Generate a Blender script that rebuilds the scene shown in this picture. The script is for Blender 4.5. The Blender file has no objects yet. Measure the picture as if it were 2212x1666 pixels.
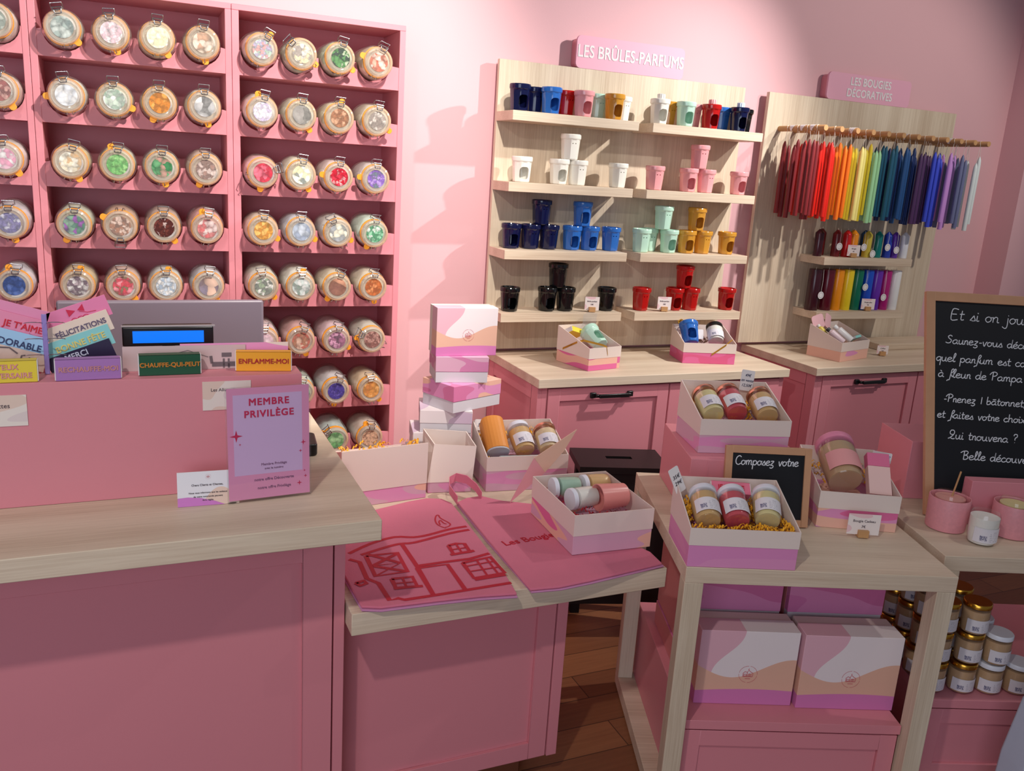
import bpy, bmesh, math, random
from mathutils import Matrix, Vector
PI = math.pi
R = math.radians
random.seed(7)
sc = bpy.context.scene
COL = sc.collection

# ------------------------------------------------------------ camera
def cam_axes(yaw, pitch, roll):
    f = Vector((math.sin(yaw)*math.cos(pitch), math.cos(yaw)*math.cos(pitch), -math.sin(pitch)))
    r = Vector((math.cos(yaw), -math.sin(yaw), 0)); u = r.cross(f)
    return math.cos(roll)*r+math.sin(roll)*u, -math.sin(roll)*r+math.cos(roll)*u, f
cd = bpy.data.cameras.new('camera'); co = bpy.data.objects.new('camera', cd); COL.objects.link(co)
_r, _u, _f = cam_axes(R(24.17), R(14.09), R(3.70))
co.matrix_world = Matrix(((_r.x, _u.x, -_f.x, 0), (_r.y, _u.y, -_f.y, 0), (_r.z, _u.z, -_f.z, 1.65), (0, 0, 0, 1)))
cd.sensor_width = 36; cd.lens = 1856/2212*36; cd.clip_start = .02
sc.camera = co
# ------------------------------------------------------------ light and exposure
w = bpy.data.worlds.new('world'); sc.world = w; w.use_nodes = True
bg = w.node_tree.nodes['Background']; bg.inputs[0].default_value = (.80, .86, 1, 1); bg.inputs[1].default_value = .16
sc.view_settings.view_transform = 'Standard'; sc.view_settings.look = 'None'
sc.view_settings.exposure = 0; sc.view_settings.gamma = 1; sc.view_settings.use_curve_mapping = False
def spot(name, loc, target, watts, size=80, blend=.5, rad=.03, col=(1, .94, .86)):
    l = bpy.data.lights.new(name, 'SPOT'); l.energy = watts; l.spot_size = R(size); l.spot_blend = blend; l.shadow_soft_size = rad; l.color = col
    o = bpy.data.objects.new(name, l); COL.objects.link(o); o.location = loc
    o.rotation_euler = (Vector(target)-Vector(loc)).to_track_quat('-Z', 'Y').to_euler(); return o
def area(name, loc, target, watts, sx, sy, col=(1, 1, 1)):
    l = bpy.data.lights.new(name, 'AREA'); l.energy = watts; l.shape = 'RECTANGLE'; l.size = sx; l.size_y = sy; l.color = col
    o = bpy.data.objects.new(name, l); COL.objects.link(o); o.location = loc
    o.rotation_euler = (Vector(target)-Vector(loc)).to_track_quat('-Z', 'Y').to_euler(); return o
spot('display_spotlight', (3.1, 1.93, 2.85), (1.55, 3.26, 1.25), 225, 76, .85, .028, (1, .965, .92))
spot('candle_spotlight', (3.75, 1.3, 2.85), (3.2, 3.2, 1.6), 82, 74, .6, .03)
spot('jar_spotlight', (.92, 1.35, 2.9), (.2, 3.07, 1.75), 270, 80, .6, .03)
spot('wall_spotlight', (1.25, 2.35, 2.85), (1.05, 3.3, 2.2), 7, 90, .8, .05)
spot('counter_spotlight', (-.55, .25, 2.85), (.1, 1.7, .9), 80, 90, .7, .04)
spot('table_spotlight', (2.9, .8, 2.85), (1.75, 1.6, .75), 24, 70, .7, .03)
area('shop_window_daylight', (-1.5, -1.7, 1.7), (.2, 1.7, .7), 44, 2.4, 1.8, (.78, .86, 1))

# ------------------------------------------------------------ materials
def lin(c):
    return tuple((x/255/12.92 if x/255 <= .04045 else ((x/255+.055)/1.055)**2.4) for x in c)+(1,)
class N:
    """tiny node helper"""
    def __init__(s, name):
        s.m = bpy.data.materials.new(name); s.m.use_nodes = True; s.t = s.m.node_tree; s.b = s.t.nodes['Principled BSDF']
    def n(s, typ, **kw):
        x = s.t.nodes.new(typ)
        for k, v in kw.items(): setattr(x, k, v)
        return x
    def l(s, a, b): s.t.links.new(a, b)
    def math(s, op, a, b=0.0):
        x = s.n('ShaderNodeMath', operation=op)
        for i, q in enumerate((a, b)):
            if isinstance(q, (int, float)): x.inputs[i].default_value = q
            else: s.l(q, x.inputs[i])
        return x.outputs[0]
    def mix(s, fac, a, b):
        x = s.n('ShaderNodeMix', data_type='RGBA')
        for i, q in ((0, fac), (6, a), (7, b)):
            if isinstance(q, (int, float, tuple)): x.inputs[i].default_value = q
            else: s.l(q, x.inputs[i])
        return x.outputs[2]
    def coord(s, which='Object', scale=(1, 1, 1), loc=(0, 0, 0)):
        c = s.n('ShaderNodeTexCoord'); m = s.n('ShaderNodeMapping'); m.inputs['Scale'].default_value = scale; m.inputs['Location'].default_value = loc
        s.l(c.outputs[which], m.inputs[0]); return m.outputs[0]
    def noise(s, vec, scale, detail=2, rough=.5):
        x = s.n('ShaderNodeTexNoise'); x.inputs['Scale'].default_value = scale; x.inputs['Detail'].default_value = detail; x.inputs['Roughness'].default_value = rough
        if vec is not None: s.l(vec, x.inputs['Vector'])
        return x.outputs['Fac']
    def ramp(s, fac, stops, interp='LINEAR'):
        x = s.n('ShaderNodeValToRGB'); x.color_ramp.interpolation = interp; e = x.color_ramp.elements
        while len(e) < len(stops): e.new(.5)
        for i, (p, c) in enumerate(stops): e[i].position = p; e[i].color = c
        s.l(fac, x.inputs[0]); return x.outputs[0]
    def bump(s, h, strength, dist=.002):
        x = s.n('ShaderNodeBump'); x.inputs['Strength'].default_value = strength; x.inputs['Distance'].default_value = dist
        s.l(h, x.inputs['Height']); s.l(x.outputs[0], s.b.inputs['Normal'])
    def set(s, rough=.5, spec=.5, **kw):
        s.b.inputs['Roughness'].default_value = rough; s.b.inputs['Specular IOR Level'].default_value = spec
        for k, v in kw.items(): s.b.inputs[k].default_value = v
        return s
CACHE = {}
def plain(name, rgb, rough=.5, spec=.5, var=.06, vs=6, bump=0, bs=200, **kw):
    key = (name, rgb)
    if key in CACHE: return CACHE[key]
    k = N(name); c = lin(rgb)
    nz = k.noise(k.coord(), vs, 3)
    k.l(k.mix(nz, tuple(x*(1-var) for x in c[:3])+(1,), tuple(min(1, x*(1+var)) for x in c[:3])+(1,)), k.b.inputs['Base Color'])
    if bump: k.bump(k.noise(k.coord(), bs, 2), bump)
    k.set(rough, spec, **kw); CACHE[key] = k.m; return k.m
def wood(name, a, b, grain, rough=.5):
    """pale oak board: fine streaks along one axis plus wide lighter bands"""
    k = N(name)
    s = {'x': (1.2, 55, 55), 'y': (55, 1.2, 55), 'z': (55, 55, 1.2)}[grain]
    s2 = {'x': (.12, 9, 9), 'y': (9, .12, 9), 'z': (9, 9, .12)}[grain]
    f = k.math('MULTIPLY_ADD', k.noise(k.coord(scale=s), 4, 4, .65), .55)
    k.t.nodes[-1]
    x = k.math('ADD', k.math('MULTIPLY', k.noise(k.coord(scale=s), 4, 4, .65), .55), k.math('MULTIPLY', k.noise(k.coord(scale=s2), 1.4, 1), .5))
    k.l(k.ramp(x, [(.36, lin(b)), (.66, lin(a))]), k.b.inputs['Base Color'])
    k.bump(k.noise(k.coord(scale=s), 4, 3), .12, .001)
    k.set(rough, .35); return k.m
def glass(name, tint=(1, 1, 1), rough=.03, refl=.9, base=.04, body=0.0, bodycol=(.8, .8, .8, 1)):
    k = N(name); k.t.nodes.remove(k.b); out = k.t.nodes['Material Output']
    tr = k.n('ShaderNodeBsdfTransparent'); tr.inputs[0].default_value = tint+(1,)
    gl = k.n('ShaderNodeBsdfGlossy'); gl.inputs['Roughness'].default_value = rough
    lw = k.n('ShaderNodeLayerWeight'); lw.inputs[0].default_value = .25
    f = k.math('ADD', k.math('MULTIPLY', lw.outputs['Facing'], refl*.5), base)
    mx = k.n('ShaderNodeMixShader'); k.l(f, mx.inputs[0]); k.l(tr.outputs[0], mx.inputs[1]); k.l(gl.outputs[0], mx.inputs[2])
    last = mx
    if body:
        df = k.n('ShaderNodeBsdfDiffuse'); df.inputs[0].default_value = bodycol
        m2 = k.n('ShaderNodeMixShader'); m2.inputs[0].default_value = body
        k.l(mx.outputs[0], m2.inputs[1]); k.l(df.outputs[0], m2.inputs[2]); last = m2
    k.l(last.outputs[0], out.inputs[0]); return k.m
PINK = plain('pink_paint', (220, 138, 149), .42, .4, .02, 3, .05, 350)
PINKW = plain('pink_wall_paint', (223, 174, 179), .6, .3, .025, 2, .08, 250)
OAKX = wood('pale_oak_long', (226, 207, 184), (198, 174, 150), 'x')
OAKZ = wood('pale_oak_upright', (222, 205, 182), (192, 170, 146), 'z')
BEECH = plain('beech_wood', (196, 148, 100), .5, .4, .15, 30)
BLACK = plain('black_metal', (16, 16, 18), .35, .5, .05)
CREAM = plain('cream_card', (230, 212, 203), .55, .3, .03)
WHITE = plain('white_paper', (232, 226, 226), .6, .3, .02)
STEEL = plain('steel_wire', (190, 192, 196), .22, .5, .05, Metallic=1.0)
GOLD = plain('gold_metal', (214, 160, 62), .25, .5, .05, Metallic=1.0)
ROSEGOLD = plain('rose_gold_metal', (216, 166, 140), .28, .5, .05, Metallic=1.0)
ORANGE = plain('orange_rubber', (244, 160, 44), .45, .5, .05)
RED = plain('red_print', (190, 30, 52), .6, .3, .05)
CHALK = plain('white_chalk', (218, 218, 224), .9, .1, .06, 90)
SLATE = plain('blackboard', (20, 20, 26), .55, .35, .5, 5)
GLASS = glass('clear_glass'); GLASSJ = glass('jar_glass', (.96, .95, .93), .04, 1.0, .06, .08, (.78, .75, .70, 1))
LIDGLASS = glass('lid_glass', (.98, .95, .90), .06, 1.1, .10, .24, (.84, .77, .66, 1))
ACRYL = glass('clear_acrylic', (1, 1, 1), .02, .6, .035)

def jar_picture(c1, c2, c3, scale):
    k = N('lid_picture'); d = k.coord(loc=(random.uniform(-1, 1), random.uniform(-1, 1), 0)); scale *= 1.5
    nz = k.n('ShaderNodeTexNoise'); nz.inputs['Scale'].default_value = scale*.8; nz.inputs['Detail'].default_value = 3; k.l(d, nz.inputs['Vector'])
    mxv = k.n('ShaderNodeMix', data_type='VECTOR'); mxv.inputs[0].default_value = .022
    k.l(d, mxv.inputs[4]); k.l(nz.outputs['Color'], mxv.inputs[5])
    v = k.n('ShaderNodeTexVoronoi'); v.inputs['Scale'].default_value = scale; k.l(mxv.outputs[1], v.inputs['Vector'])
    sepc = k.n('ShaderNodeSeparateColor'); k.l(v.outputs['Color'], sepc.inputs[0])
    a = k.ramp(sepc.outputs[0], [(0, lin(c1)), (.42, lin(c2)), (.72, lin(c3))], 'CONSTANT')
    edge = k.math('MULTIPLY', k.math('POWER', v.outputs['Distance'], 1.5), 1.1)
    a = k.mix(edge, a, lin(tuple(int(q*.45) for q in c1)))
    b = k.mix(k.math('MULTIPLY', k.noise(d, scale*2.2, 4, .7), .45), a, lin(c2))
    k.l(b, k.b.inputs['Base Color']); k.set(.35, .4); return k.m
def blobs(name, cols, scale, seed=0):
    """flat printed waves in a few paper colours"""
    k = N(name); x = k.noise(k.coord('Generated', loc=(seed*1.7, seed*.9, seed*.4)), scale, 0)
    n = len(cols); st = [(.0, lin(cols[0]))]+[(.36+.28*i/(n-1) if n > 2 else .5, lin(c)) for i, c in enumerate(cols[1:])]
    k.l(k.ramp(x, st, 'CONSTANT'), k.b.inputs['Base Color']); k.set(.5, .35); return k.m
HOT, LIL, PEACH, OFFW, MAUVE = (226, 110, 160), (226, 148, 192), (238, 184, 164), (234, 222, 224), (216, 168, 190)
TRAY = [blobs('tray_print', c, s, i) for i, (c, s) in enumerate([
    ((HOT, HOT, PEACH), 1.1), ((HOT, (222, 96, 142), HOT), 1.2), ((LIL, PEACH, PEACH), 1.2), ((LIL, LIL, (222, 140, 190)), 1.0),
    ((HOT, PEACH, MAUVE), 1.3), ((PEACH, MAUVE, LIL), 1.2), ((HOT, LIL, PEACH), 1.2), ((MAUVE, LIL, MAUVE), 1.2)])]
def wave_face():
    k = N('gift_box_wave_print'); c = k.n('ShaderNodeTexCoord'); s = k.n('ShaderNodeSeparateXYZ'); k.l(c.outputs['Generated'], s.inputs[0])
    x, z = s.outputs[0], s.outputs[2]
    h1 = k.math('ADD', k.math('MULTIPLY', k.math('SINE', k.math('MULTIPLY', x, 2.6)), .035), .18)
    h2 = k.math('ADD', k.math('MULTIPLY', k.math('COSINE', k.math('ADD', k.math('MULTIPLY', x, 5.03), 1.38)), .13), .5)
    pk = k.math('LESS_THAN', x, k.math('ADD', k.math('SUBTRACT', k.math('MULTIPLY', z, .45), .02), k.math('MULTIPLY', k.math('SINE', k.math('MULTIPLY', z, 9.0)), .045)))
    col = k.mix(pk, lin(OFFW), lin((226, 176, 190)))
    col = k.mix(k.math('LESS_THAN', z, h2), col, lin((226, 178, 156)))
    col = k.mix(k.math('LESS_THAN', z, h1), col, lin((212, 124, 180)))
    k.l(col, k.b.inputs['Base Color']); k.set(.5, .35); return k.m
WAVE = wave_face()
def jar_label():
    k = N('jar_label_print'); c = k.n('ShaderNodeTexCoord'); s = k.n('ShaderNodeSeparateXYZ'); k.l(c.outputs['Generated'], s.inputs[0])
    x, z = s.outputs[0], s.outputs[2]
    nz = k.noise(k.coord('Generated'), 22, 2)
    inx = k.math('MULTIPLY', k.math('GREATER_THAN', x, .16), k.math('LESS_THAN', x, .40))
    inz = k.math('MULTIPLY', k.math('GREATER_THAN', z, .14), k.math('LESS_THAN', z, .50))
    mark = k.math('MULTIPLY', k.math('MULTIPLY', inx, inz), k.math('GREATER_THAN', nz, .46))
    ln = k.math('LESS_THAN', k.math('FRACT', k.math('MULTIPLY', z, 8.0)), .28)
    inl = k.math('MULTIPLY', k.math('GREATER_THAN', x, .48), k.math('LESS_THAN', x, .84))
    inl = k.math('MULTIPLY', inl, k.math('MULTIPLY', k.math('GREATER_THAN', z, .12), k.math('LESS_THAN', z, .85)))
    lines = k.math('MULTIPLY', k.math('MULTIPLY', ln, inl), k.math('GREATER_THAN', k.noise(k.coord('Generated', scale=(1, 1, .2)), 16, 1), .47))
    col = k.mix(k.math('MULTIPLY', lines, .6), lin((226, 220, 226)), lin((110, 105, 130)))
    col = k.mix(k.math('MULTIPLY', mark, .9), col, lin((58, 60, 110)))
    k.l(col, k.b.inputs['Base Color']); k.set(.5, .4); return k.m
LABEL = jar_label()
def floor_mat():
    k = N('walnut_planks'); v = k.coord()
    br = k.n('ShaderNodeTexBrick'); br.offset = .37; br.inputs['Scale'].default_value = 1; br.inputs['Brick Width'].default_value = 1.3; br.inputs['Row Height'].default_value = .125
    br.inputs['Mortar Size'].default_value = .0016; br.inputs['Color1'].default_value = lin((176, 116, 76)); br.inputs['Color2'].default_value = lin((138, 84, 54)); br.inputs['Mortar'].default_value = lin((40, 24, 16))
    k.l(v, br.inputs['Vector'])
    g = k.noise(k.coord(scale=(1.5, 30, 30)), 3, 5, .65)
    c = k.mix(k.math('MULTIPLY', g, .75), br.outputs['Color'], lin((96, 54, 34)))
    k.l(c, k.b.inputs['Base Color']); k.bump(g, .1); k.set(.42, .4); return k.m
FLOOR = floor_mat()
def fabric_mat():
    k = N('pink_cotton'); c = lin((214, 116, 140))
    n1 = k.noise(k.coord(), 9, 3); n2 = k.noise(k.coord(scale=(1, .25, 1)), 500, 2)
    k.l(k.mix(n1, tuple(x*.9 for x in c[:3])+(1,), tuple(min(1, x*1.08) for x in c[:3])+(1,)), k.b.inputs['Base Color'])
    k.bump(n2, .35, .001); k.set(.85, .15); k.b.inputs['Sheen Weight'].default_value = .15; return k.m
FABRIC = fabric_mat()

# ------------------------------------------------------------ mesh building
class MB:
    def __init__(s): s.v = []; s.f = []; s.M = Matrix()
    def add(s, vs, fs):
        o = len(s.v); s.v += [tuple(s.M @ Vector(p)) for p in vs]; s.f += [tuple(i+o for i in f) for f in fs]; return s
    def box(s, a, b):
        (x0, y0, z0), (x1, y1, z1) = a, b
        return s.add([(x0, y0, z0), (x1, y0, z0), (x1, y1, z0), (x0, y1, z0), (x0, y0, z1), (x1, y0, z1), (x1, y1, z1), (x0, y1, z1)],
                     [(3, 2, 1, 0), (4, 5, 6, 7), (0, 1, 5, 4), (1, 2, 6, 5), (2, 3, 7, 6), (3, 0, 4, 7)])
    def lathe(s, prof, seg=32, rf=None):
        vs = []; fs = []; n = len(prof)
        for (r, z) in prof:
            for i in range(seg):
                a = 2*PI*i/seg; q = r*(rf(a, z) if rf else 1)
                vs.append((q*math.cos(a), q*math.sin(a), z))
        for j in range(n-1):
            for i in range(seg):
                k = (i+1) % seg; fs.append((j*seg+i, j*seg+k, (j+1)*seg+k, (j+1)*seg+i))
        if prof[0][0] > 1e-6: fs.append(tuple(range(seg-1, -1, -1)))
        if prof[-1][0] > 1e-6: fs.append(tuple((n-1)*seg+i for i in range(seg)))
        return s.add(vs, fs)
    def ring(s, prof, seg=32):
        """closed profile revolved (no caps)"""
        vs = []; fs = []; n = len(prof)
        for (r, z) in prof:
            for i in range(seg):
                a = 2*PI*i/seg; vs.append((r*math.cos(a), r*math.sin(a), z))
        for j in range(n):
            for i in range(seg):
                k = (i+1) % seg; jj = (j+1) % n; fs.append((j*seg+i, j*seg+k, jj*seg+k, jj*seg+i))
        return s.add(vs, fs)
    def torus(s, R_, r, z=0, seg=36, ps=8):
        return s.ring([(R_+r*math.cos(2*PI*i/ps), z+r*math.sin(2*PI*i/ps)) for i in range(ps)], seg)
    def prism(s, poly, z0, z1):
        n = len(poly); vs = [(x, y, z0) for x, y in poly]+[(x, y, z1) for x, y in poly]
        return s.add(vs, [tuple(range(n-1, -1, -1)), tuple(range(n, 2*n))]+[(i, (i+1) % n, n+(i+1) % n, n+i) for i in range(n)])
    def tube(s, pts, r, seg=6, closed=False):
        pts = [Vector(p) for p in pts]; vs = []; fs = []; n = len(pts); prev = None
        for i, p in enumerate(pts):
            if closed: t = (pts[(i+1) % n]-pts[i-1])
            else: t = pts[min(i+1, n-1)]-pts[max(i-1, 0)]
            t = t.normalized() if t.length > 1e-9 else Vector((0, 0, 1))
            if prev is None: prev = Vector((0, 0, 1)) if abs(t.z) < .9 else Vector((1, 0, 0))
            nn = (prev-t*prev.dot(t))
            nn = nn.normalized() if nn.length > 1e-6 else t.orthogonal().normalized()
            prev = nn; b = t.cross(nn)
            for j in range(seg):
                a = 2*PI*j/seg; vs.append(tuple(p+nn*(r*math.cos(a))+b*(r*math.sin(a))))
        for i in range(n if closed else n-1):
            for j in range(seg):
                k = (j+1) % seg; ii = (i+1) % n; fs.append((i*seg+j, i*seg+k, ii*seg+k, ii*seg+j))
        if not closed: fs += [tuple(range(seg-1, -1, -1)), tuple((n-1)*seg+j for j in range(seg))]
        return s.add(vs, fs)
    def ribbon(s, pts, wd, z):
        """flat printed line lying in the plane z"""
        n = len(pts); vs = []
        for i, p in enumerate(pts):
            a = Vector(pts[max(i-1, 0)]); b = Vector(pts[min(i+1, n-1)]); t = (b-a).normalized() if (b-a).length > 1e-9 else Vector((1, 0)); m = Vector((-t.y, t.x))*wd/2
            vs += [(p[0]+m.x, p[1]+m.y, z), (p[0]-m.x, p[1]-m.y, z)]
        return s.add(vs, [(2*i, 2*i+1, 2*i+3, 2*i+2) for i in range(n-1)])
    def mesh(s, name, mat=None, smooth=None, bevel=0, seg=2):
        me = bpy.data.meshes.new(name); me.from_pydata(s.v, [], s.f); bm = bmesh.new(); bm.from_mesh(me)
        bmesh.ops.remove_doubles(bm, verts=bm.verts, dist=1e-6)
        bmesh.ops.recalc_face_normals(bm, faces=bm.faces)
        if bevel:
            ed = [e for e in bm.edges if len(e.link_faces) == 2 and e.calc_face_angle(0) > R(30)]
            for f in bmesh.ops.bevel(bm, geom=ed, offset=bevel, segments=seg, profile=.5, affect='EDGES', clamp_overlap=True)['faces']: f.smooth = True
        bm.to_mesh(me); bm.free()
        if smooth:
            me.polygons.foreach_set('use_smooth', [True]*len(me.polygons)); me.set_sharp_from_angle(angle=R(smooth))
        if mat: me.materials.append(mat)
        return me
    def build(s, name, mat, parent=None, smooth=None, bevel=0, seg=2):
        return put(name, s.mesh(name, mat, smooth, bevel, seg), parent)
def put(name, me, parent=None):
    o = bpy.data.objects.new(name, me); COL.objects.link(o)
    if parent: o.parent = parent
    return o
def tag(o, label, cat, group=None):
    o['label'] = label; o['category'] = cat
    if group: o['group'] = group
    return o
def thing(name, label, cat, loc=(0, 0, 0), rz=0, group=None):
    o = bpy.data.objects.new(name, None); COL.objects.link(o); o.empty_display_size = .05
    o.location = loc; o.rotation_euler = (0, 0, rz); return tag(o, label, cat, group)
def struct(o): o['kind'] = 'structure'; return o
def stuff(o): o['kind'] = 'stuff'; return o
def copy_thing(o, label, group=None):
    c = o.copy(); COL.objects.link(c); c['label'] = label
    if group: c['group'] = group
    for ch in o.children:
        d = ch.copy(); COL.objects.link(d); d.parent = c
        for g in ch.children:
            h = g.copy(); COL.objects.link(h); h.parent = d
    return c
def lettering(text, size, mat, parent, loc, rot=(PI/2, 0, 0), align='CENTER', name='lettering', bold=0, space=1, xs=1, shear=0):
    cu = bpy.data.curves.new('t', 'FONT'); cu.body = text; cu.size = size; cu.align_x = align; cu.align_y = 'CENTER'; cu.space_character = space; cu.extrude = .0004; cu.resolution_u = 4; cu.shear = shear
    t = bpy.data.objects.new('t', cu); me = bpy.data.meshes.new_from_object(t); bpy.data.objects.remove(t); bpy.data.curves.remove(cu)
    if bold:
        bm = bmesh.new(); bm.from_mesh(me); g = bm.verts[:]+bm.edges[:]+bm.faces[:]
        for i_, (dx, dy) in enumerate(((bold, 0), (0, bold), (bold, bold))):
            d = bmesh.ops.duplicate(bm, geom=g); bmesh.ops.translate(bm, vec=(dx, dy, .00008*(i_+1)), verts=[q for q in d['geom'] if isinstance(q, bmesh.types.BMVert)])
        bm.to_mesh(me); bm.free()
    me.materials.clear(); me.materials.append(mat); me.name = name
    o = put(name, me, parent); o.location = loc; o.rotation_euler = rot; o.scale = (xs, 1, 1); return o
def frame_boxes(mb, x0, x1, z0, z1, y, t, fw, inset):
    """shaker front: raised frame around a recessed panel, facing -y"""
    mb.box((x0, y, z0), (x0+fw, y+t, z1)); mb.box((x1-fw, y, z0), (x1, y+t, z1))
    mb.box((x0+fw, y, z0), (x1-fw, y+t, z0+fw)); mb.box((x0+fw, y, z1-fw), (x1-fw, y+t, z1))
    mb.box((x0+fw, y+inset, z0+fw), (x1-fw, y+t, z1-fw)); return mb
def rrect(x0, x1, z0, z1, r, n=5):
    p = []
    for cx, cz, a0 in ((x1-r, z1-r, 0), (x0+r, z1-r, 90), (x0+r, z0+r, 180), (x1-r, z0+r, 270)):
        for i in range(n+1):
            a = R(a0+90*i/n); p.append((cx+r*math.cos(a), cz+r*math.sin(a)))
    return p
FACE = Matrix.Rotation(PI/2, 4, 'X')      # local xy plane -> plane facing -y

# ============================================================ SETTING
struct(MB().box((-2.2, -1.5, -.05), (5.6, 3.36, 0)).build('floor', FLOOR))
struct(MB().box((-2.2, 3.31, 0), (4.225, 3.36, 3.0)).build('wall_back', PINKW))
struct(MB().box((4.225, 3.156, 0), (5.6, 3.36, 3.0)).build('wall_right', PINKW))

# ============================================================ JAR CABINETS
ROWZ = [1.967, 1.777, 1.584, 1.396, 1.207, 1.016, .828, .641]
LIPB = [1.892, 1.701, 1.510, 1.321, 1.131, .942, .751, .562]
JOFF = {'right': [.063, .188, .314, .443], 'middle': [.073, .203, .331, .462], 'left': [.063, .19, .32, .472]}
CY = 3.07
def jar_cabinet(side, x0, xi0, xi1, x1):
    t = thing('jar_cabinet', f'tall pink shelf unit full of clip-top jars, {side} one of the three along the wall', 'shelf unit', ((x0+x1)/2, 3.18, 0), 0, 'pink jar cabinets')
    ox, oy = -(x0+x1)/2, -3.18
    def P(mb): mb.M = Matrix.Translation((ox, oy, 0)); return mb
    for n_, a, b in (('side_panel', x0, xi0), ('side_panel', xi1, x1)):
        P(MB()).box((a, CY, .0), (b, 3.30, 2.088)).build(n_, PINK, t, bevel=.0015)
    P(MB()).box((x0, CY, 2.088), (x1, 3.30, 2.106)).build('top_panel', PINK, t, bevel=.0015)
    P(MB()).box((xi0, 3.285, 0), (xi1, 3.30, 2.088)).build('back_panel', PINK, t)
    P(MB()).box((xi0, CY+.01, 0), (xi1, 3.285, .5)).build('base_panel', PINK, t)
    for zt, zb in zip(ROWZ, LIPB):
        P(MB()).box((xi0, CY+.016, zb), (xi1, 3.285, zb+.012)).build('shelf', PINK, t)
        poly = [(xi0, zb), (xi1, zb), (xi1, zt)]
        for jx in sorted([xi0+o for o in JOFF[side]], reverse=True):
            for i in range(13):
                a = PI*i/12; poly.append((jx+.0592*math.cos(a), zt+.003-.0592*math.sin(a)))
        poly.append((xi0, zt))
        m = P(MB()); m.M = m.M @ Matrix.Translation((0, CY+.016, 0)) @ FACE
        m.prism(poly, 0, .014).build('shelf_lip', PINK, t)
    return t
jar_cabinet('right', .3155, .338, .871, .892)
jar_cabinet('middle', -.2595, -.239, .295, .3145)
jar_cabinet('left', -.834, -.812, -.2785, -.2605)

# clip-top jar: axis along local z, mouth towards +z, clasp towards +y
JL = .185
def jar_meshes():
    g = MB().lathe([(.030, -JL+.004), (.050, -JL), (.056, -JL+.008), (.057, -JL+.03), (.057, -.06), (.055, -.045), (.047, -.030), (.0455, -.022)], 36)
    g.f = [f for f in g.f if len(f) < 30 or f[0] < 40]
    lid = MB().lathe([(.046, -.014), (.0485, -.010), (.0485, -.004), (.046, .001), (.0405, .004), (.0385, .002), (.036, -.002), (.030, -.0035), (.0, -.004)], 40)
    seal = MB().ring([(.043, -.0215), (.0500, -.0215), (.0500, -.0150), (.043, -.0150)], 36)
    a = R(-55); tabm = MB(); tabm.M = Matrix.Rotation(a, 4, 'Z')
    tabm.prism([(.046, -.011), (.060, -.009), (.064, -.004), (.064, .004), (.060, .009), (.046, .011)], -.0205, -.0165)
    pic = MB().lathe([(.0305, -.0026), (.0305, -.0018), (0, -.0018)], 32)
    c = MB()
    for sx in (-1, 1):
        c.tube([(sx*.013, .049, -.030), (sx*.013, .054, -.018), (sx*.013, .0535, .004), (sx*.010, .046, .0085), (sx*.008, .036, .006)], .0016, 6)
        c.tube([(sx*.014, -.048, -.030), (sx*.012, -.054, -.020), (sx*.008, -.056, -.004), (sx*.007, -.049, .002)], .0014, 6)
        c.tube([(sx*.016, .052, -.028), (sx*.016, .064, -.016), (sx*.015, .066, .000)], .0013, 6)
    c.tube([(-.013, .0535, .004), (.013, .0535, .004)], .0016, 6); c.tube([(-.008, .036, .006), (.008, .036, .006)], .0016, 6); c.tube([(-.010, .046, .0085), (.010, .046, .0085)], .0016, 6)
    c.tube([(-.015, .066, .000), (.015, .066, .000)], .0013, 6); c.tube([(-.014, -.048, -.030), (.014, -.048, -.030)], .0014, 6)
    c.torus(.0475, .0013, -.026, 32, 6)
    con = MB().lathe([(.0, -JL+.012), (.049, -JL+.012), (.0525, -JL+.03), (.0525, -.062), (.048, -.05), (.030, -.047), (0, -.045)], 28, lambda a, z: 1+.035*math.sin(7*a+z*160)*math.sin(z*230+3*a))
    return dict(glass_body=(g.mesh('glass_body', GLASSJ, 40), None), lid=(lid.mesh('lid', LIDGLASS, 30), None), rubber_seal=(seal.mesh('rubber_seal', ORANGE, 40), None),
                seal_tab=(tabm.mesh('seal_tab', ORANGE, None, .0008), None), lid_picture=(pic.mesh('lid_picture', None, 40), None), wire_clasp=(c.mesh('wire_clasp', STEEL, 60), None), contents=(con.mesh('contents', None, 60), None))
JM = jar_meshes()
W, K = (240, 238, 236), (34, 30, 32)
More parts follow.
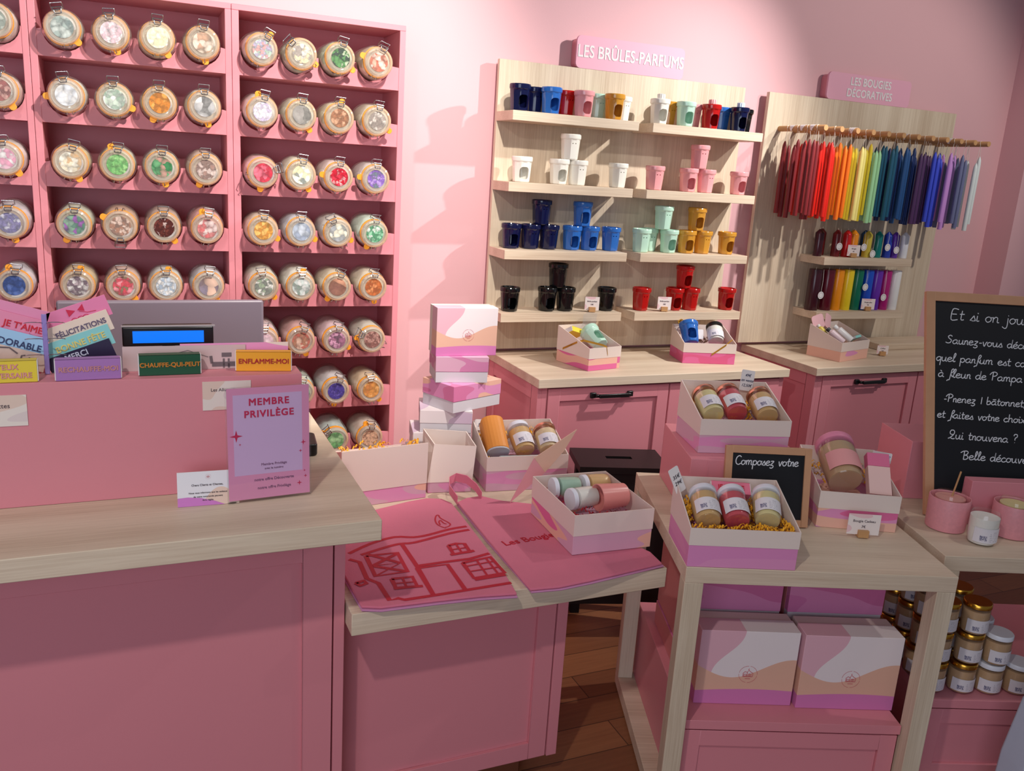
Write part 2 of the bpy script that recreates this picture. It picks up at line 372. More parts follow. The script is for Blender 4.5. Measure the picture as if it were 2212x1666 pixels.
PICS = {  # row: list of (description, three colours, cell scale, clasp roll, contents colour)
 'middle': [
  [('grey-green pebble', (150, 168, 162), (206, 214, 208), (84, 104, 104), 45, 12, (206, 200, 190)), ('pale pink blossom', (238, 206, 216), W, (226, 176, 190), 60, 4, (232, 214, 206)),
   ('creamy yellow', (250, 240, 200), (250, 248, 226), (238, 222, 170), 50, -2, (236, 224, 196)), ('small beige biscuit', (190, 140, 110), (226, 208, 190), (230, 216, 200), 40, -4, (210, 196, 178))],
  [('plain white cotton', W, (234, 236, 240), (222, 226, 234), 40, 8, (232, 228, 224)), ('pale green lily', (196, 220, 196), W, (110, 150, 120), 50, 2, (214, 218, 200)),
   ('orange fruit', (222, 128, 44), (240, 174, 90), (150, 80, 30), 45, 0, (216, 196, 160)), ('black and white swirl', K, W, (200, 198, 200), 22, 0, (220, 214, 206))],
  [('cream and honey', (236, 222, 190), (246, 240, 224), (204, 150, 80), 45, -12, (224, 206, 170)), ('fresh green grass', (120, 190, 110), (160, 214, 140), (80, 150, 84), 70, -4, (206, 206, 190)),
   ('green leaf and pink lotus', (40, 120, 70), (110, 170, 120), (226, 150, 150), 40, -2, (204, 202, 190)), ('brown cocoa and cream', (96, 60, 48), (226, 204, 196), (150, 106, 92), 60, 0, (214, 190, 176))],
  [('green leaf and purple thistle', (70, 150, 96), (160, 100, 176), (130, 190, 140), 45, -4, (200, 204, 188)), ('brown spice', (150, 92, 62), (226, 200, 186), (90, 50, 40), 70, 178, (196, 160, 140)),
   ('dark coffee bean', (70, 30, 30), (120, 60, 52), (226, 206, 200), 75, 0, (186, 160, 150)), ('red fruit slice', (210, 50, 60), (236, 214, 210), (232, 110, 110), 45, -6, (216, 160, 160))],
  [('grey and mauve petal', (196, 180, 186), (120, 104, 116), W, 60, -4, (206, 186, 150)), ('red strawberry', (206, 40, 60), (236, 150, 160), (60, 110, 60), 50, 3, (206, 176, 168)),
   ('pale blue frost', (196, 214, 232), W, (130, 160, 190), 65, -2, (206, 208, 208)), ('night blue and peach dune', (60, 70, 110), (236, 200, 180), (90, 100, 140), 18, -6, (196, 196, 204))]],
 'right': [
  [('mixed pastel confetti', (176, 150, 196), (196, 220, 200), (226, 130, 140), 80, -24, (206, 190, 176)), ('vanilla pod', (110, 90, 84), (238, 232, 222), (220, 196, 140), 50, 48, (206, 204, 190)),
   ('lemongrass', (96, 150, 90), (60, 70, 66), (200, 214, 180), 55, -10, (196, 204, 180)), ('red-brown caramel', (180, 80, 60), (226, 170, 150), (236, 216, 206), 45, -18, (206, 180, 160))],
  [('white and lilac flower', (226, 214, 236), W, (180, 160, 200), 70, -8, (226, 216, 210)), ('black and white moon', K, (230, 226, 218), (130, 124, 122), 18, -4, (214, 212, 192)),
   ('brown cinnamon wood', (150, 92, 62), (206, 160, 130), (110, 60, 40), 55, -3, (214, 204, 180)), ('grey-brown feather', (150, 134, 126), (206, 196, 188), (120, 106, 100), 70, -6, (206, 196, 180))],
  [('bright red cherry', (206, 24, 50), (236, 120, 140), (170, 20, 44), 42, -72, (226, 180, 186)), ('yellow and white frangipani', (246, 236, 170), (246, 246, 236), (60, 80, 84), 40, -6, (226, 224, 206)),
   ('red berry', (190, 16, 40), (226, 60, 80), (236, 190, 190), 60, -4, (226, 206, 206)), ('purple violet', (120, 80, 176), (180, 150, 214), (70, 120, 80), 65, -3, (206, 196, 196))],
  [('amber honey', (222, 150, 60), (240, 190, 110), (190, 110, 40), 60, -3, (216, 196, 180)), ('misty blue-grey', (170, 182, 200), (200, 208, 220), (140, 152, 176), 40, -2, (196, 200, 214)),
   ('white orchid on slate blue', (130, 140, 160), (246, 242, 220), (90, 100, 124), 42, 26, (206, 200, 196)), ('emerald leaf', (50, 130, 86), (150, 206, 170), W, 60, -4, (196, 214, 202))],
  [('white flower on dark leaf', (36, 60, 44), (236, 236, 230), (120, 150, 110), 60, 8, (206, 202, 192)), ('white jasmine', W, (214, 226, 222), (90, 110, 96), 42, -2, (222, 220, 212)),
   ('brown sunset', (96, 62, 66), (230, 170, 140), (150, 100, 96), 16, -14, (206, 194, 172)), ('orange spice', (200, 104, 54), (230, 150, 100), (140, 60, 34), 60, -4, (214, 204, 186))],
  [('plain pale pink', (236, 200, 214), (240, 214, 224), (230, 190, 206), 40, 0, (216, 190, 196)), ('red and brown berry', (190, 60, 50), (226, 190, 170), (150, 90, 60), 45, -14, (196, 150, 150)),
   ('black cat on pink', (30, 30, 34), (216, 160, 190), (150, 90, 120), 50, -8, (206, 176, 186)), ('brown and red bark', (120, 70, 66), (196, 150, 140), (90, 44, 44), 70, 64, (196, 190, 180))],
  [None, ('mint green and black', (130, 200, 160), (170, 220, 190), K, 35, -8, (196, 206, 196)), ('indigo lavender', (70, 60, 150), (110, 96, 180), (50, 40, 120), 80, -16, (196, 190, 196)), ('golden amber', (214, 140, 70), (236, 176, 110), (190, 110, 60), 50, 4, (206, 180, 150))],
  [None, None, ('bamboo green', (96, 170, 100), (170, 214, 160), (60, 110, 70), 45, 40, (176, 190, 190)), ('cream with brown dots', (226, 180, 150), (226, 180, 150), (100, 50, 44), 80, -6, (196, 176, 166))]],
 'left': [[None]*3+[('dull green-grey', (130, 140, 130), (190, 196, 186), (90, 100, 96), 45, 0, (206, 200, 190))], [None]*3+[('red and brown bark', (150, 70, 70), (206, 160, 150), (100, 50, 50), 60, 0, (206, 190, 180))],
  [None]*3+[('pink rose on white', (230, 130, 170), W, (236, 180, 200), 40, 4, (214, 206, 206))], [None]*3+[('deep purple lavender', (80, 70, 140), (206, 206, 220), (120, 110, 170), 60, 0, (196, 190, 200))], [None]*3+[('dark blueberry', (50, 76, 140), (90, 116, 180), (30, 50, 100), 45, -8, (196, 196, 206))]]}
XI = {'right': .338, 'middle': -.239, 'left': -.812}
RN = ['top', 'second', 'third', 'fourth', 'fifth', 'sixth', 'seventh', 'eighth']
TABROT = [0, 1, 2, 3]
for side, rows in PICS.items():
    for ri, row in enumerate(rows):
        for ci, it in enumerate(row):
            if not it: continue
            d, c1, c2, c3, scl, roll, cc = it
            jx = XI[side]+JOFF[side][ci]; jz = ROWZ[ri]+.004
            t = thing('clip_top_jar', f'glass jar with {d} lid picture, {RN[ri]} row, {side} pink cabinet', 'jar', group='clip-top jars on the pink shelves')
            t.matrix_world = Matrix.Translation((jx, 3.0, jz)) @ Matrix.Rotation(R(90+random.uniform(-1, 4)), 4, 'X') @ Matrix.Rotation(R(roll), 4, 'Z')
            tint = plain('jar_contents', cc, .7, .2, .08, 30)
            pm = jar_picture(c1, c2, c3, scl)
            for nm, (me, _) in JM.items():
                if nm in ('lid_picture', 'contents'):
                    me = me.copy(); me.materials.append(pm if nm == 'lid_picture' else tint)
                o = put(nm, me, t)
                if nm == 'seal_tab': o.rotation_euler = (0, 0, random.choice([0, 0, .5, -.4, -1.0, 2.9, -2.2, 2.4]))

# ============================================================ WALL DISPLAYS
def wall_board(name, label, x0, x1, z0, z1):
    t = thing(name, label, 'display panel', ((x0+x1)/2, 3.283, z0), 0, 'oak display panels on the wall')
    m = MB(); m.M = Matrix.Translation((-(x0+x1)/2, -3.283, -z0)); m.box((x0, 3.263, z0), (x1, 3.283, z1)).build('back_panel', OAKZ, t, bevel=.001)
    m = MB(); m.M = Matrix.Translation((-(x0+x1)/2, -3.283, -z0)); m.box((x0+.03, 3.283, z0), (x1-.03, 3.309, z1-.04)).build('mounting_frame', PINK, t)
    return t
def board_shelf(t, x0, x1, zt, th=.036):
    m = MB(); m.M = Matrix.Translation(-t.location); m.box((x0, 3.102, zt-th), (x1, 3.263, zt)).build('shelf', OAKX, t, bevel=.0015)
bA = wall_board('display_panel', 'wide oak panel with eight short shelves of fragrance burners', 1.324, 2.497, .915, 2.062)
SZ = [1.867, 1.604, 1.344, 1.094]
for z in SZ:
    board_shelf(bA, 1.324, 1.876, z); board_shelf(bA, 1.941, 2.494, z)
bB = wall_board('display_panel', 'oak panel with hanging taper candles and two short shelves of pillar candles', 2.631, 3.803, .915, 2.058)
board_shelf(bB, 2.937, 3.494, 1.346); board_shelf(bB, 2.937, 3.494, 1.090)
PEGX = [2.712+.0902*i for i in range(12)]
for x in PEGX:
    m = MB(); m.M = Matrix.Translation(-bB.location) @ Matrix.Translation((x, 3.263, 1.905)) @ FACE; m.lathe([(.0125, 0), (.0125, .292), (.0115, .294)], 20).build('peg', BEECH, bB, smooth=40)
def header(name, label, x0, x1, z0, z1, lines, size, xs=1):
    t = thing(name, label, 'sign', ((x0+x1)/2, 3.262, z0), 0, 'pink header signs above the oak panels')
    wd = (x1-x0)/2
    m = MB(); m.M = FACE; m.prism(rrect(-wd, wd, 0, z1-z0, .02), -.010, .0).build('sign_board', plain('pink_sign', (232, 170, 190), .5, .3, .01), t)
    m = MB(); m.M = FACE; m.prism(rrect(-wd-.0, wd-.02, 0, z1-z0-.01, .02), -.046, -.010).build('sign_backing', PINK, t)
    for i, s in enumerate(lines):
        lettering(s, size, WHITE, t, (0.0, -.0008, (z1-z0)*.50+(len(lines)/2-.5-i)*size*1.02), xs=xs, bold=.0016)
    return t
header('header_sign', 'pink sign reading LES BRÛLES-PARFUMS above the burner shelves', 1.652, 2.163, 2.062, 2.186, ['LES BRÛLES-PARFUMS'], .066, .80)
header('header_sign', 'pink sign reading LES BOUGIES DÉCORATIVES above the taper candles', 2.953, 3.468, 2.058, 2.178, ['LES BOUGIES', 'DÉCORATIVES'], .050, .88)

# ---------------- fragrance burners
def burner_mesh():
    oct8 = lambda a, z: 1 if z > .076 or z < .0015 else .93+.07*math.cos(PI/8)/math.cos((a+PI/2) % (PI/4)-PI/8)*1.0
    b = MB().lathe([(.030, 0), (.0325, .003), (.034, .02), (.0362, .05), (.0382, .074), (.0385, .078), (.0405, .080), (.0412, .084), (.0412, .094), (.0395, .0975), (.0365, .0975), (.0345, .092), (.025, .087), (0, .085)], 64,
                   lambda a, z: 1 if z > .076 else (1-.055*(1-math.cos(PI/8)/math.cos((a+PI/2+PI/8) % (PI/4)-PI/8))/(1-math.cos(PI/8))))
    ob = put('proto', b.mesh('proto', None, 28))
    cav = MB().lathe([(.026, .007), (.028, .06), (.018, .074), (0, .078)], 32); oc = put('cut', cav.mesh('cut'))
    op = MB(); op.M = FACE; op.prism(rrect(-.0185, .0185, .011, .058, .013, 6), .012, .06); oo = put('cut', op.mesh('cut'))
    ho = MB(); ho.M = FACE
    for sx in (-.0065, .0065): ho.prism([(sx+.0028*math.cos(2*PI*i/10), .062+.0022*math.sin(2*PI*i/10)) for i in range(10)], -.06, -.02)
    oh = put('cut', ho.mesh('cut'))
    for c in (oc, oo, oh):
        md = ob.modifiers.new('b', 'BOOLEAN'); md.object = c; md.operation = 'DIFFERENCE'; md.solver = 'EXACT'
    bpy.context.view_layer.update(); dg = bpy.context.evaluated_depsgraph_get()
    me = bpy.data.meshes.new_from_object(ob.evaluated_get(dg)); me.name = 'fragrance_burner'; me.materials.clear()
    for o in (ob, oc, oo, oh): bpy.data.objects.remove(o)
    me.polygons.foreach_set('use_smooth', [True]*len(me.polygons)); me.set_sharp_from_angle(angle=R(22)); return me
BM = burner_mesh()
BC = dict(navy=(15, 19, 58), blue=(48, 106, 188), red=(178, 24, 22), pink=(238, 164, 168), mint=(190, 226, 206), mustard=(208, 148, 54), white=(242, 238, 228), black=(14, 15, 17))
BMESH = {}
for k_, c_ in BC.items():
    me = BM.copy(); me.materials.append(plain('glazed_'+k_, c_, .12, .6, .03)); BMESH[k_] = me
BH = .0975
def burner(col, x, y, z, front, where, rz=0):
    o = put('fragrance_burner', BMESH[col]); o.location = (x, y, z+.0005); o.rotation_euler = (0, 0, (0 if front else PI)+rz)
    tag(o, f'{col} burner, {"arched opening" if front else "closed side"} facing out, {where}', 'fragrance burner', 'ceramic fragrance burners on the oak shelves')
    return o
z = SZ[0]
for i, (c, x) in enumerate(zip(('navy', 'blue', 'pink', 'mustard'), (1.367, 1.500, 1.642, 1.780))): burner(c, x, 3.147, z, True, 'front row of the top left shelf', .1)
for c, x in zip(('navy', 'red', 'mint', 'white'), (1.460, 1.600, 1.738, 1.856)): burner(c, x, 3.2205, z, False, 'back row of the top left shelf', .2)
for c, x in zip(('white', 'mint', 'red', 'navy'), (1.992, 2.120, 2.246, 2.392)): burner(c, x, 3.147, z, True, 'front row of the top right shelf')
for c, x in zip(('mustard', 'pink', 'blue', 'black'), (2.078, 2.204, 2.352, 2.459)): burner(c, x, 3.2205 if c != 'black' else 3.205, z, False, 'back row of the top right shelf', .2)
def wax(x, c, cn):
    m = MB().lathe([(.0, 0), (.015, 0), (.0155, .028), (.014, .032), (0, .032)], 40, lambda a, z: 1+.07*(1 if math.sin(a*12) > 0 else -1)); o = m.build('wax_melt', plain('wax_'+cn, c, .45, .4), smooth=30)
    o.location = (x, 3.147, z+.0862); tag(o, f'fluted {cn} wax piece standing in the dish of a top shelf burner', 'wax melt')
wax(1.994, (244, 240, 232), 'ivory'); wax(2.248, (240, 170, 170), 'pink'); wax(2.394, (206, 222, 246), 'pale blue')
def shelf_row(zz, y, items, where):
    for col, x, front, up, w2 in items: burner(col, x, y, zz+(BH+.0005 if up else 0), front, w2+', '+where, random.uniform(-.08, .08))
shelf_row(SZ[1], 3.17, [('white', 1.404, True, 0, 'first from the left'), ('white', 1.567, True, 0, 'under the stacked one'), ('white', 1.650, False, 0, 'beside the stacked pair'), ('white', 1.609, False, 1, 'stacked on top of two'), ('white', 1.837, False, 0, 'last')], 'white shelf')
shelf_row(SZ[1], 3.17, [('pink', 2.015, False, 0, 'first from the left'), ('pink', 2.184, True, 0, 'under the stacked one'), ('pink', 2.274, False, 0, 'beside the stacked pair'), ('pink', 2.229, False, 1, 'stacked on top of two'), ('pink', 2.448, True, 0, 'last')], 'pink shelf')
shelf_row(SZ[2], 3.19, [('navy', 1.385, True, 0, 'first from the left'), ('navy', 1.470, False, 0, 'second from the left'), ('navy', 1.553, False, 0, 'third from the left'), ('navy', 1.512, False, 1, 'stacked on top of two'), ('blue', 1.658, True, 0, 'left of the stacked pair'), ('blue', 1.741, True, 0, 'right of the stacked pair'), ('blue', 1.699, True, 1, 'stacked on top of two'), ('blue', 1.842, False, 0, 'last')], 'navy and blue shelf')
shelf_row(SZ[2], 3.17, [('mint', 1.980, False, 0, 'first from the left'), ('mint', 2.118, True, 0, 'next to the mustard ones'), ('mint', 2.080, False, 1, 'stacked on top'), ('mustard', 2.210, True, 0, 'left of the stacked pair'), ('mustard', 2.294, False, 0, 'right of the stacked pair'), ('mustard', 2.250, True, 1, 'stacked on top of two'), ('mustard', 2.422, True, 0, 'last')], 'mint and mustard shelf')
burner('mint', 2.049, 3.2215, SZ[2], False, 'half hidden at the back, mint and mustard shelf')
shelf_row(SZ[3], 3.165, [('black', 1.385, True, 0, 'first from the left'), ('black', 1.553, True, 0, 'left of the stacked pair'), ('black', 1.637, False, 0, 'right of the stacked pair'), ('black', 1.595, False, 1, 'stacked on top of two'), ('black', 1.832, False, 0, 'last')], 'black bottom shelf')
shelf_row(SZ[3], 3.165, [('red', 2.005, False, 0, 'first from the left'), ('red', 2.176, True, 0, 'left of the stacked pair'), ('red', 2.260, False, 0, 'right of the stacked pair'), ('red', 2.218, True, 1, 'stacked on top of two'), ('red', 2.456, True, 0, 'last')], 'red bottom shelf')

CARDP = blobs('card_print', ((236, 196, 200), (240, 226, 222), (240, 226, 222)), 1.2, 3)
GREYT = plain('grey_ink', (96, 80, 84), .7, .2)
def price_card(x, y, z, rz, w_, h_, lines, label, size=.008, group='price cards in little wooden blocks'):
    t = thing('price_card', label, 'price card', (x, y, z+.0018), rz, group)
    m = MB(); m.box((-.014, -.011, 0), (.014, -.001, .020)); m.box((-.014, .001, 0), (.014, .011, .020)); m.box((-.014, -.001, 0), (.014, .001, .006)); m.build('wooden_block', BEECH, t, bevel=.0006)
    m = MB(); m.box((-w_/2, -.0008, .006), (w_/2, .0008, .006+h_)); m.build('card', CARDP, t)
    for i, s in enumerate(lines): lettering(s, size, GREYT, t, (0, -.0012, .006+h_*.66-i*size*1.6))
    return t
price_card(1.742, 3.122, SZ[3], R(-12), .062, .056, ['Brûle-parfum', '18€'], 'pink price card in a wooden block beside the black burners')
price_card(2.098, 3.122, SZ[3], R(-12), .062, .056, ['Brûle-parfum', '18€'], 'pink price card in a wooden block beside the red burners')

# ---------------- taper candles hanging in pairs over the pegs
TC = dict(maroon=(128, 40, 44), red=(214, 34, 24), orange=(244, 120, 30), saffron=(248, 176, 40), yellow=(250, 222, 60), lemon=(248, 232, 140), mint=(168, 224, 168), teal=(36, 96, 124), navy=(28, 50, 104), denim=(40, 84, 140), plum=(84, 52, 96), cobalt=(64, 82, 214), lilac=(206, 148, 220), slate=(112, 116, 152), pearl=(222, 228, 226))
TMAT = {k_: plain('taper_wax_'+k_, c_, .42, .35, .05, 60) for k_, c_ in TC.items()}
THREAD = plain('wick_thread', (236, 226, 214), .8, .1)
TL = .318
def taper_mesh(k_):
    return MB().lathe([(.0096, 0), (.0104, .003), (.0104, TL*.75), (.0098, TL-.035), (.0084, TL-.018), (.0046, TL-.006), (.0016, TL)], 18).mesh('taper_candle', TMAT[k_], 40)
TME = {k_: taper_mesh(k_) for k_ in TC}
wick_cache = {}
PEGS = [['maroon']*4, ['red', 'red', 'maroon', 'red'], ['orange', 'orange', 'red', 'orange'], ['lemon', 'yellow', 'saffron', 'orange'], ['mint', 'yellow', 'lemon', 'yellow'], ['teal', 'teal', 'mint'], ['denim', 'navy', 'navy', 'teal'],
        ['plum', 'navy', 'denim'], ['cobalt', 'plum', 'navy'], ['lilac', 'cobalt', 'plum'], ['slate', 'lilac', 'lilac'], ['pearl', 'pearl', 'slate', 'slate']]
POSY = [3.012, 3.072, 3.136, 3.200]
DN = ['nearest the tip', 'second from tip', 'third from tip', 'fourth from tip']
ORD = ['first', 'second', 'third', 'fourth', 'fifth', 'sixth', 'seventh', 'eighth', 'ninth', 'tenth', 'eleventh', 'last']
for pi_, cols in enumerate(PEGS):
    for di, cn in enumerate(cols):
        for s, sn in ((-1, 'left'), (1, 'right')):
            top = 1.851+random.uniform(-.022, .014)-(0 if pi_ < 8 else .012); px, py = PEGX[pi_]+s*.0165, POSY[di]+s*.008+random.uniform(-.006, .006)
            o = put('taper_candle', TME[cn]); o.location = (px, py, top-TL);     tag(o, f'{cn} taper candle, {ORD[pi_]} peg from left, {sn} of pair {DN[di]}', 'candle', 'taper candles hanging by their wicks')
            dz = 1.9185-(top-TL)
            wm = MB().tube([(0, 0, TL-.004), (0, 0, TL+.012)]+[(-s*.0165+s*.0142*math.cos(R(a)), -s*.008*a/90, 1.905+.0142*math.sin(R(a))-(top-TL)) for a in (-25, 0, 30, 60, 90)], .0009, 5)
            wm.build('wick', THREAD, o, smooth=60)
def paper_tag(x, y, label):
    pts = []
    m = MB(); n = 14; vs = []; fs = []
    for i in range(n+1):
        a = R(-40+260*i/n); half = .016*max(.35, math.sin(PI*(i+.8)/(n+1.6)))
        rr = .0138 if 0 <= a <= PI else .0138+.004*abs(math.sin(a))
        vs += [(rr*math.cos(a), -half, rr*math.sin(a)), (rr*math.cos(a), half, rr*math.sin(a)), ((rr+.0006)*math.cos(a), half, (rr+.0006)*math.sin(a)), ((rr+.0006)*math.cos(a), -half, (rr+.0006)*math.sin(a))]
    for i in range(n):
        for j in range(4): fs.append((i*4+j, i*4+(j+1) % 4, i*4+4+(j+1) % 4, i*4+4+j))
    fs += [(3, 2, 1, 0), (n*4, n*4+1, n*4+2, n*4+3)]
    o = m.add(vs, fs).build('paper_tag', WHITE, smooth=50); o.location = (x, y, 1.905)
    tag(o, label, 'tag', 'white paper tags folded over the pegs')
for pi_, y in ((0, 3.17), (0, 3.104), (0, 3.042), (2, 2.995), (4, 3.10), (6, 3.04), (9, 3.03)):
    dd = 'near its tip' if y < 3.06 else ('halfway along' if y < 3.15 else 'near the panel')
    paper_tag(PEGX[pi_], y, f'white paper tag folded over the {ORD[pi_]} candle peg, {dd}')

# ---------------- pillar candles on the two short shelves
def pillar(x, y, z0, r, h, pointed, cn, rgb, label):
    t = thing('pillar_candle', label, 'candle', (x, y, z0), 0, 'pillar candles on the short oak shelves')
    prof = [(r*.96, 0), (r, .003), (r, h*.84), (r*.93, h*.87), (r*.2, h), (0, h)] if pointed else [(r*.96, 0), (r, .003), (r, h-.004), (r*.95, h), (r*.5, h-.001), (0, h-.003)]
    MB().lathe(prof, 28).build('wax_body', plain('pillar_wax_'+cn, rgb, .22, .5, .05, 30), t, smooth=35)
    MB().tube([(0, 0, h-.004), (.001, 0, h+.008)], .0011, 5).build('wick', THREAD, t)
P1 = [('dark plum', (64, 22, 34), 2.904), ('dark brown-red', (92, 26, 28), 2.963), ('maroon', (110, 22, 30), 3.012), ('red', (206, 28, 32), 3.075), ('orange', (244, 150, 34), 3.118), ('gold', (226, 156, 40), 3.160), ('olive yellow', (206, 184, 70), 3.206), ('petrol', (30, 70, 110), 3.238), ('teal', (14, 120, 116), 3.275), ('royal blue', (40, 64, 170), 3.338), ('violet', (92, 46, 158), 3.385), ('white', (226, 226, 232), 3.448)]
for i, (cn, rgb, x) in enumerate(P1):
    bk = cn in ('gold', 'petrol', 'dark brown-red')
    pillar(x+.042, 3.215 if bk else 3.165, 1.346, .0205, .125, True, cn, rgb, f'short pointed {cn} pillar candle on the upper of the two short shelves')
P2 = [('dark plum', (58, 18, 30), 2.924), ('wine red', (92, 16, 34), 3.004), ('orange', (246, 150, 24), 3.066), ('yellow', (240, 210, 40), 3.129), ('emerald green', (14, 110, 84), 3.190), ('royal blue', (30, 80, 196), 3.255), ('purple', (104, 46, 170), 3.315), ('magenta', (172, 30, 116), 3.374), ('white', (232, 232, 232), 3.437)]
for cn, rgb, x in P2: pillar(x+.032, 3.165, 1.090, .031 if cn in ('dark plum', 'wine red') else .0275, .195, False, cn, rgb, f'tall flat-topped {cn} pillar candle on the lower of the two short shelves')
def round_tag(x, y, z0, zs, label):
    t = thing('round_tag', label, 'tag', (x, y, zs), 0, 'round paper tags hung on the pillar candles')
    m = MB(); m.M = Matrix.Translation((0, 0, 0)) @ FACE; m.lathe([(.0175, -.0005), (.0175, .0005)], 24).build('disc', WHITE, t)
    m = MB(); m.M = Matrix.Translation((0, -.0006, 0)) @ FACE; m.torus(.012, .0006, 0, 20, 4).build('printed_ring', GREYT, t)
    MB().tube([(0, .0006, .0165), (.003, .002, (z0-zs)*.6), (.006, .010, z0-zs)], .0009, 4).build('string', WHITE, t)
for x, zs, zt, d in ((3.012+.035, 1.395, 1.475, 'in front of the short maroon candle'), (3.20, 1.395, 1.47, 'in front of the short olive yellow candle'), (3.262, 1.365, 1.47, 'low between the short petrol and teal candles'), (3.352, 1.398, 1.47, 'in front of the short royal blue candle'), (3.412, 1.386, 1.47, 'in front of the short violet candle')): round_tag(x, 3.135, zt, zs, 'round white tag '+d)
for x, zs, d in ((2.972, 1.165, 'in front of the tall wine red candle'), (3.243, 1.205, 'in front of the tall royal blue candle'), (3.372, 1.155, 'in front of the tall purple candle')): round_tag(x, 3.128, 1.285, zs, 'round white tag '+d)
price_card(3.122, 3.118, 1.346, R(-16), .062, .052, ['Bougie', '4€'], 'pink price card in front of the short pillar candles')
price_card(3.268, 3.118, 1.090, R(-16), .070, .052, ['Bougie pilier', '9€'], 'pink price card in front of the tall pillar candles')

# ============================================================ LOW CABINETS AND WORKTOPS UNDER THE DISPLAYS
def handle(t, xm, y, z, wd):
    m = MB(); m.M = Matrix.Translation((xm, y, z))
    for s in (-1, 1):
        m.box((s*wd/2-.012, -.012, -.011), (s*wd/2+.012, 0, .011))
        m.box((s*wd*.42-.010, -.026, -.006), (s*wd*.42+.010, -.008, .006))
    m.box((-wd*.40, -.032, -.008), (wd*.40, -.022, .008)); return m.build('handle', BLACK, t, bevel=.003)
def low_cabinet(label, x0, x1, doors):
    t = thing('base_cabinet', label, 'cabinet', ((x0+x1)/2, 3.05, 0), 0, 'pink base cabinets under the displays')
    T = Matrix.Translation((-(x0+x1)/2, -3.05, 0))
    m = MB(); m.M = T; m.box((x0, 2.83, .07), (x1, 3.30, .8630)); m.box((x0, 2.81, .07), (x0+.022, 2.83, .8630)); m.box((x1-.022, 2.81, .07), (x1, 2.83, .8630)); m.build('body', PINK, t)
    m = MB(); m.M = T; m.box((x0+.02, 2.86, 0), (x1-.02, 3.30, .07)).build('plinth', PINK, t)
    m = MB(); m.M = T @ Matrix.Translation((x0, 0, 0)) @ Matrix.Rotation(-PI/2, 4, 'Z'); frame_boxes(m, -3.30, -2.81, .07, .8630, -.018, .018, .055, .010); m.build('side_panel', PINK, t, bevel=.001)
    for d0, d1, hx in doors:
        m = MB(); m.M = T; frame_boxes(m, d0, d1, .085, .857, 2.806, .022, .05, .010); d = m.build('door', PINK, t, bevel=.001)
        if hx: handle(d, hx-(x0+x1)/2, 2.806-3.05, .826, .165)
    return t
low_cabinet('pink cabinet with black handle under the burner display', 1.386, 2.533, [(1.412, 1.950, 1.684), (1.957, 2.508, None)])
low_cabinet('pink cabinet with black handle under the candle display', 2.728, 3.85, [(2.752, 3.319, 3.027), (3.327, 3.826, None)])
o = MB().box((1.361, 2.790, .865), (2.545, 3.305, .900)).build('worktop', OAKX, bevel=.002); tag(o, 'pale oak worktop below the burner shelves', 'worktop', 'oak worktops on the pink cabinets')
o = MB().box((2.688, 2.784, .865), (3.875, 3.305, .900)).build('worktop', OAKX, bevel=.002); tag(o, 'pale oak worktop below the taper candles', 'worktop', 'oak worktops on the pink cabinets')
o = MB().box((3.34, 3.075, .9005), (3.80, 3.235, .932)).build('oak_board', OAKX, bevel=.002); tag(o, 'oak board lying at the back of the worktop below the candles', 'board')
price_card(3.248, 2.965, .9005, R(-20), .055, .042, ['Coffret', '29€'], 'small pink price card alone on the worktop below the candles')

# ============================================================ GIFT BOXES, JARS AND THEIR CONTENTS
def gift_box(label, x, y, z, ang, w_, d, hb, hf, hk, tray, group='open gift boxes on show'):
    """origin at the front left foot; printed lid below, cream walls above, slanting up to the back"""
    t = thing('gift_box', label, 'gift box', (x, y, z), R(ang), group)
    MB().box((0, 0, 0), (w_, d, hb-.004)).build('printed_lid', TRAY[tray], t, bevel=.0008)
    th = .0028; e_ = .0012; m = MB(); z0 = hb-.004
    def wall(p, q, h0, h1, nrm):
        (x0, y0), (x1, y1) = p, q; nx, ny = nrm[0]*th, nrm[1]*th
        m.add([(x0, y0, z0), (x1, y1, z0), (x1, y1, h1), (x0, y0, h0), (x0+nx, y0+ny, z0), (x1+nx, y1+ny, z0), (x1+nx, y1+ny, h1), (x0+nx, y0+ny, h0)],
              [(0, 1, 2, 3), (7, 6, 5, 4), (3, 2, 6, 7), (0, 3, 7, 4), (1, 5, 6, 2), (0, 4, 5, 1)])
    wall((-e_, -e_), (w_+e_, -e_), hf, hf, (0, 1)); wall((-e_, d+e_), (w_+e_, d+e_), hk, hk, (0, -1))
    wall((-e_, -e_+th), (-e_, d+e_-th), hf, hk, (1, 0)); wall((w_+e_, -e_+th), (w_+e_, d+e_-th), hf, hk, (-1, 0))
    m.build('cream_walls', CREAM, t)
    return t
def local(t, p): return Matrix.Translation(t.location) @ Matrix.Rotation(t.rotation_euler.z, 4, 'Z') @ Vector(p)
CJ = {}
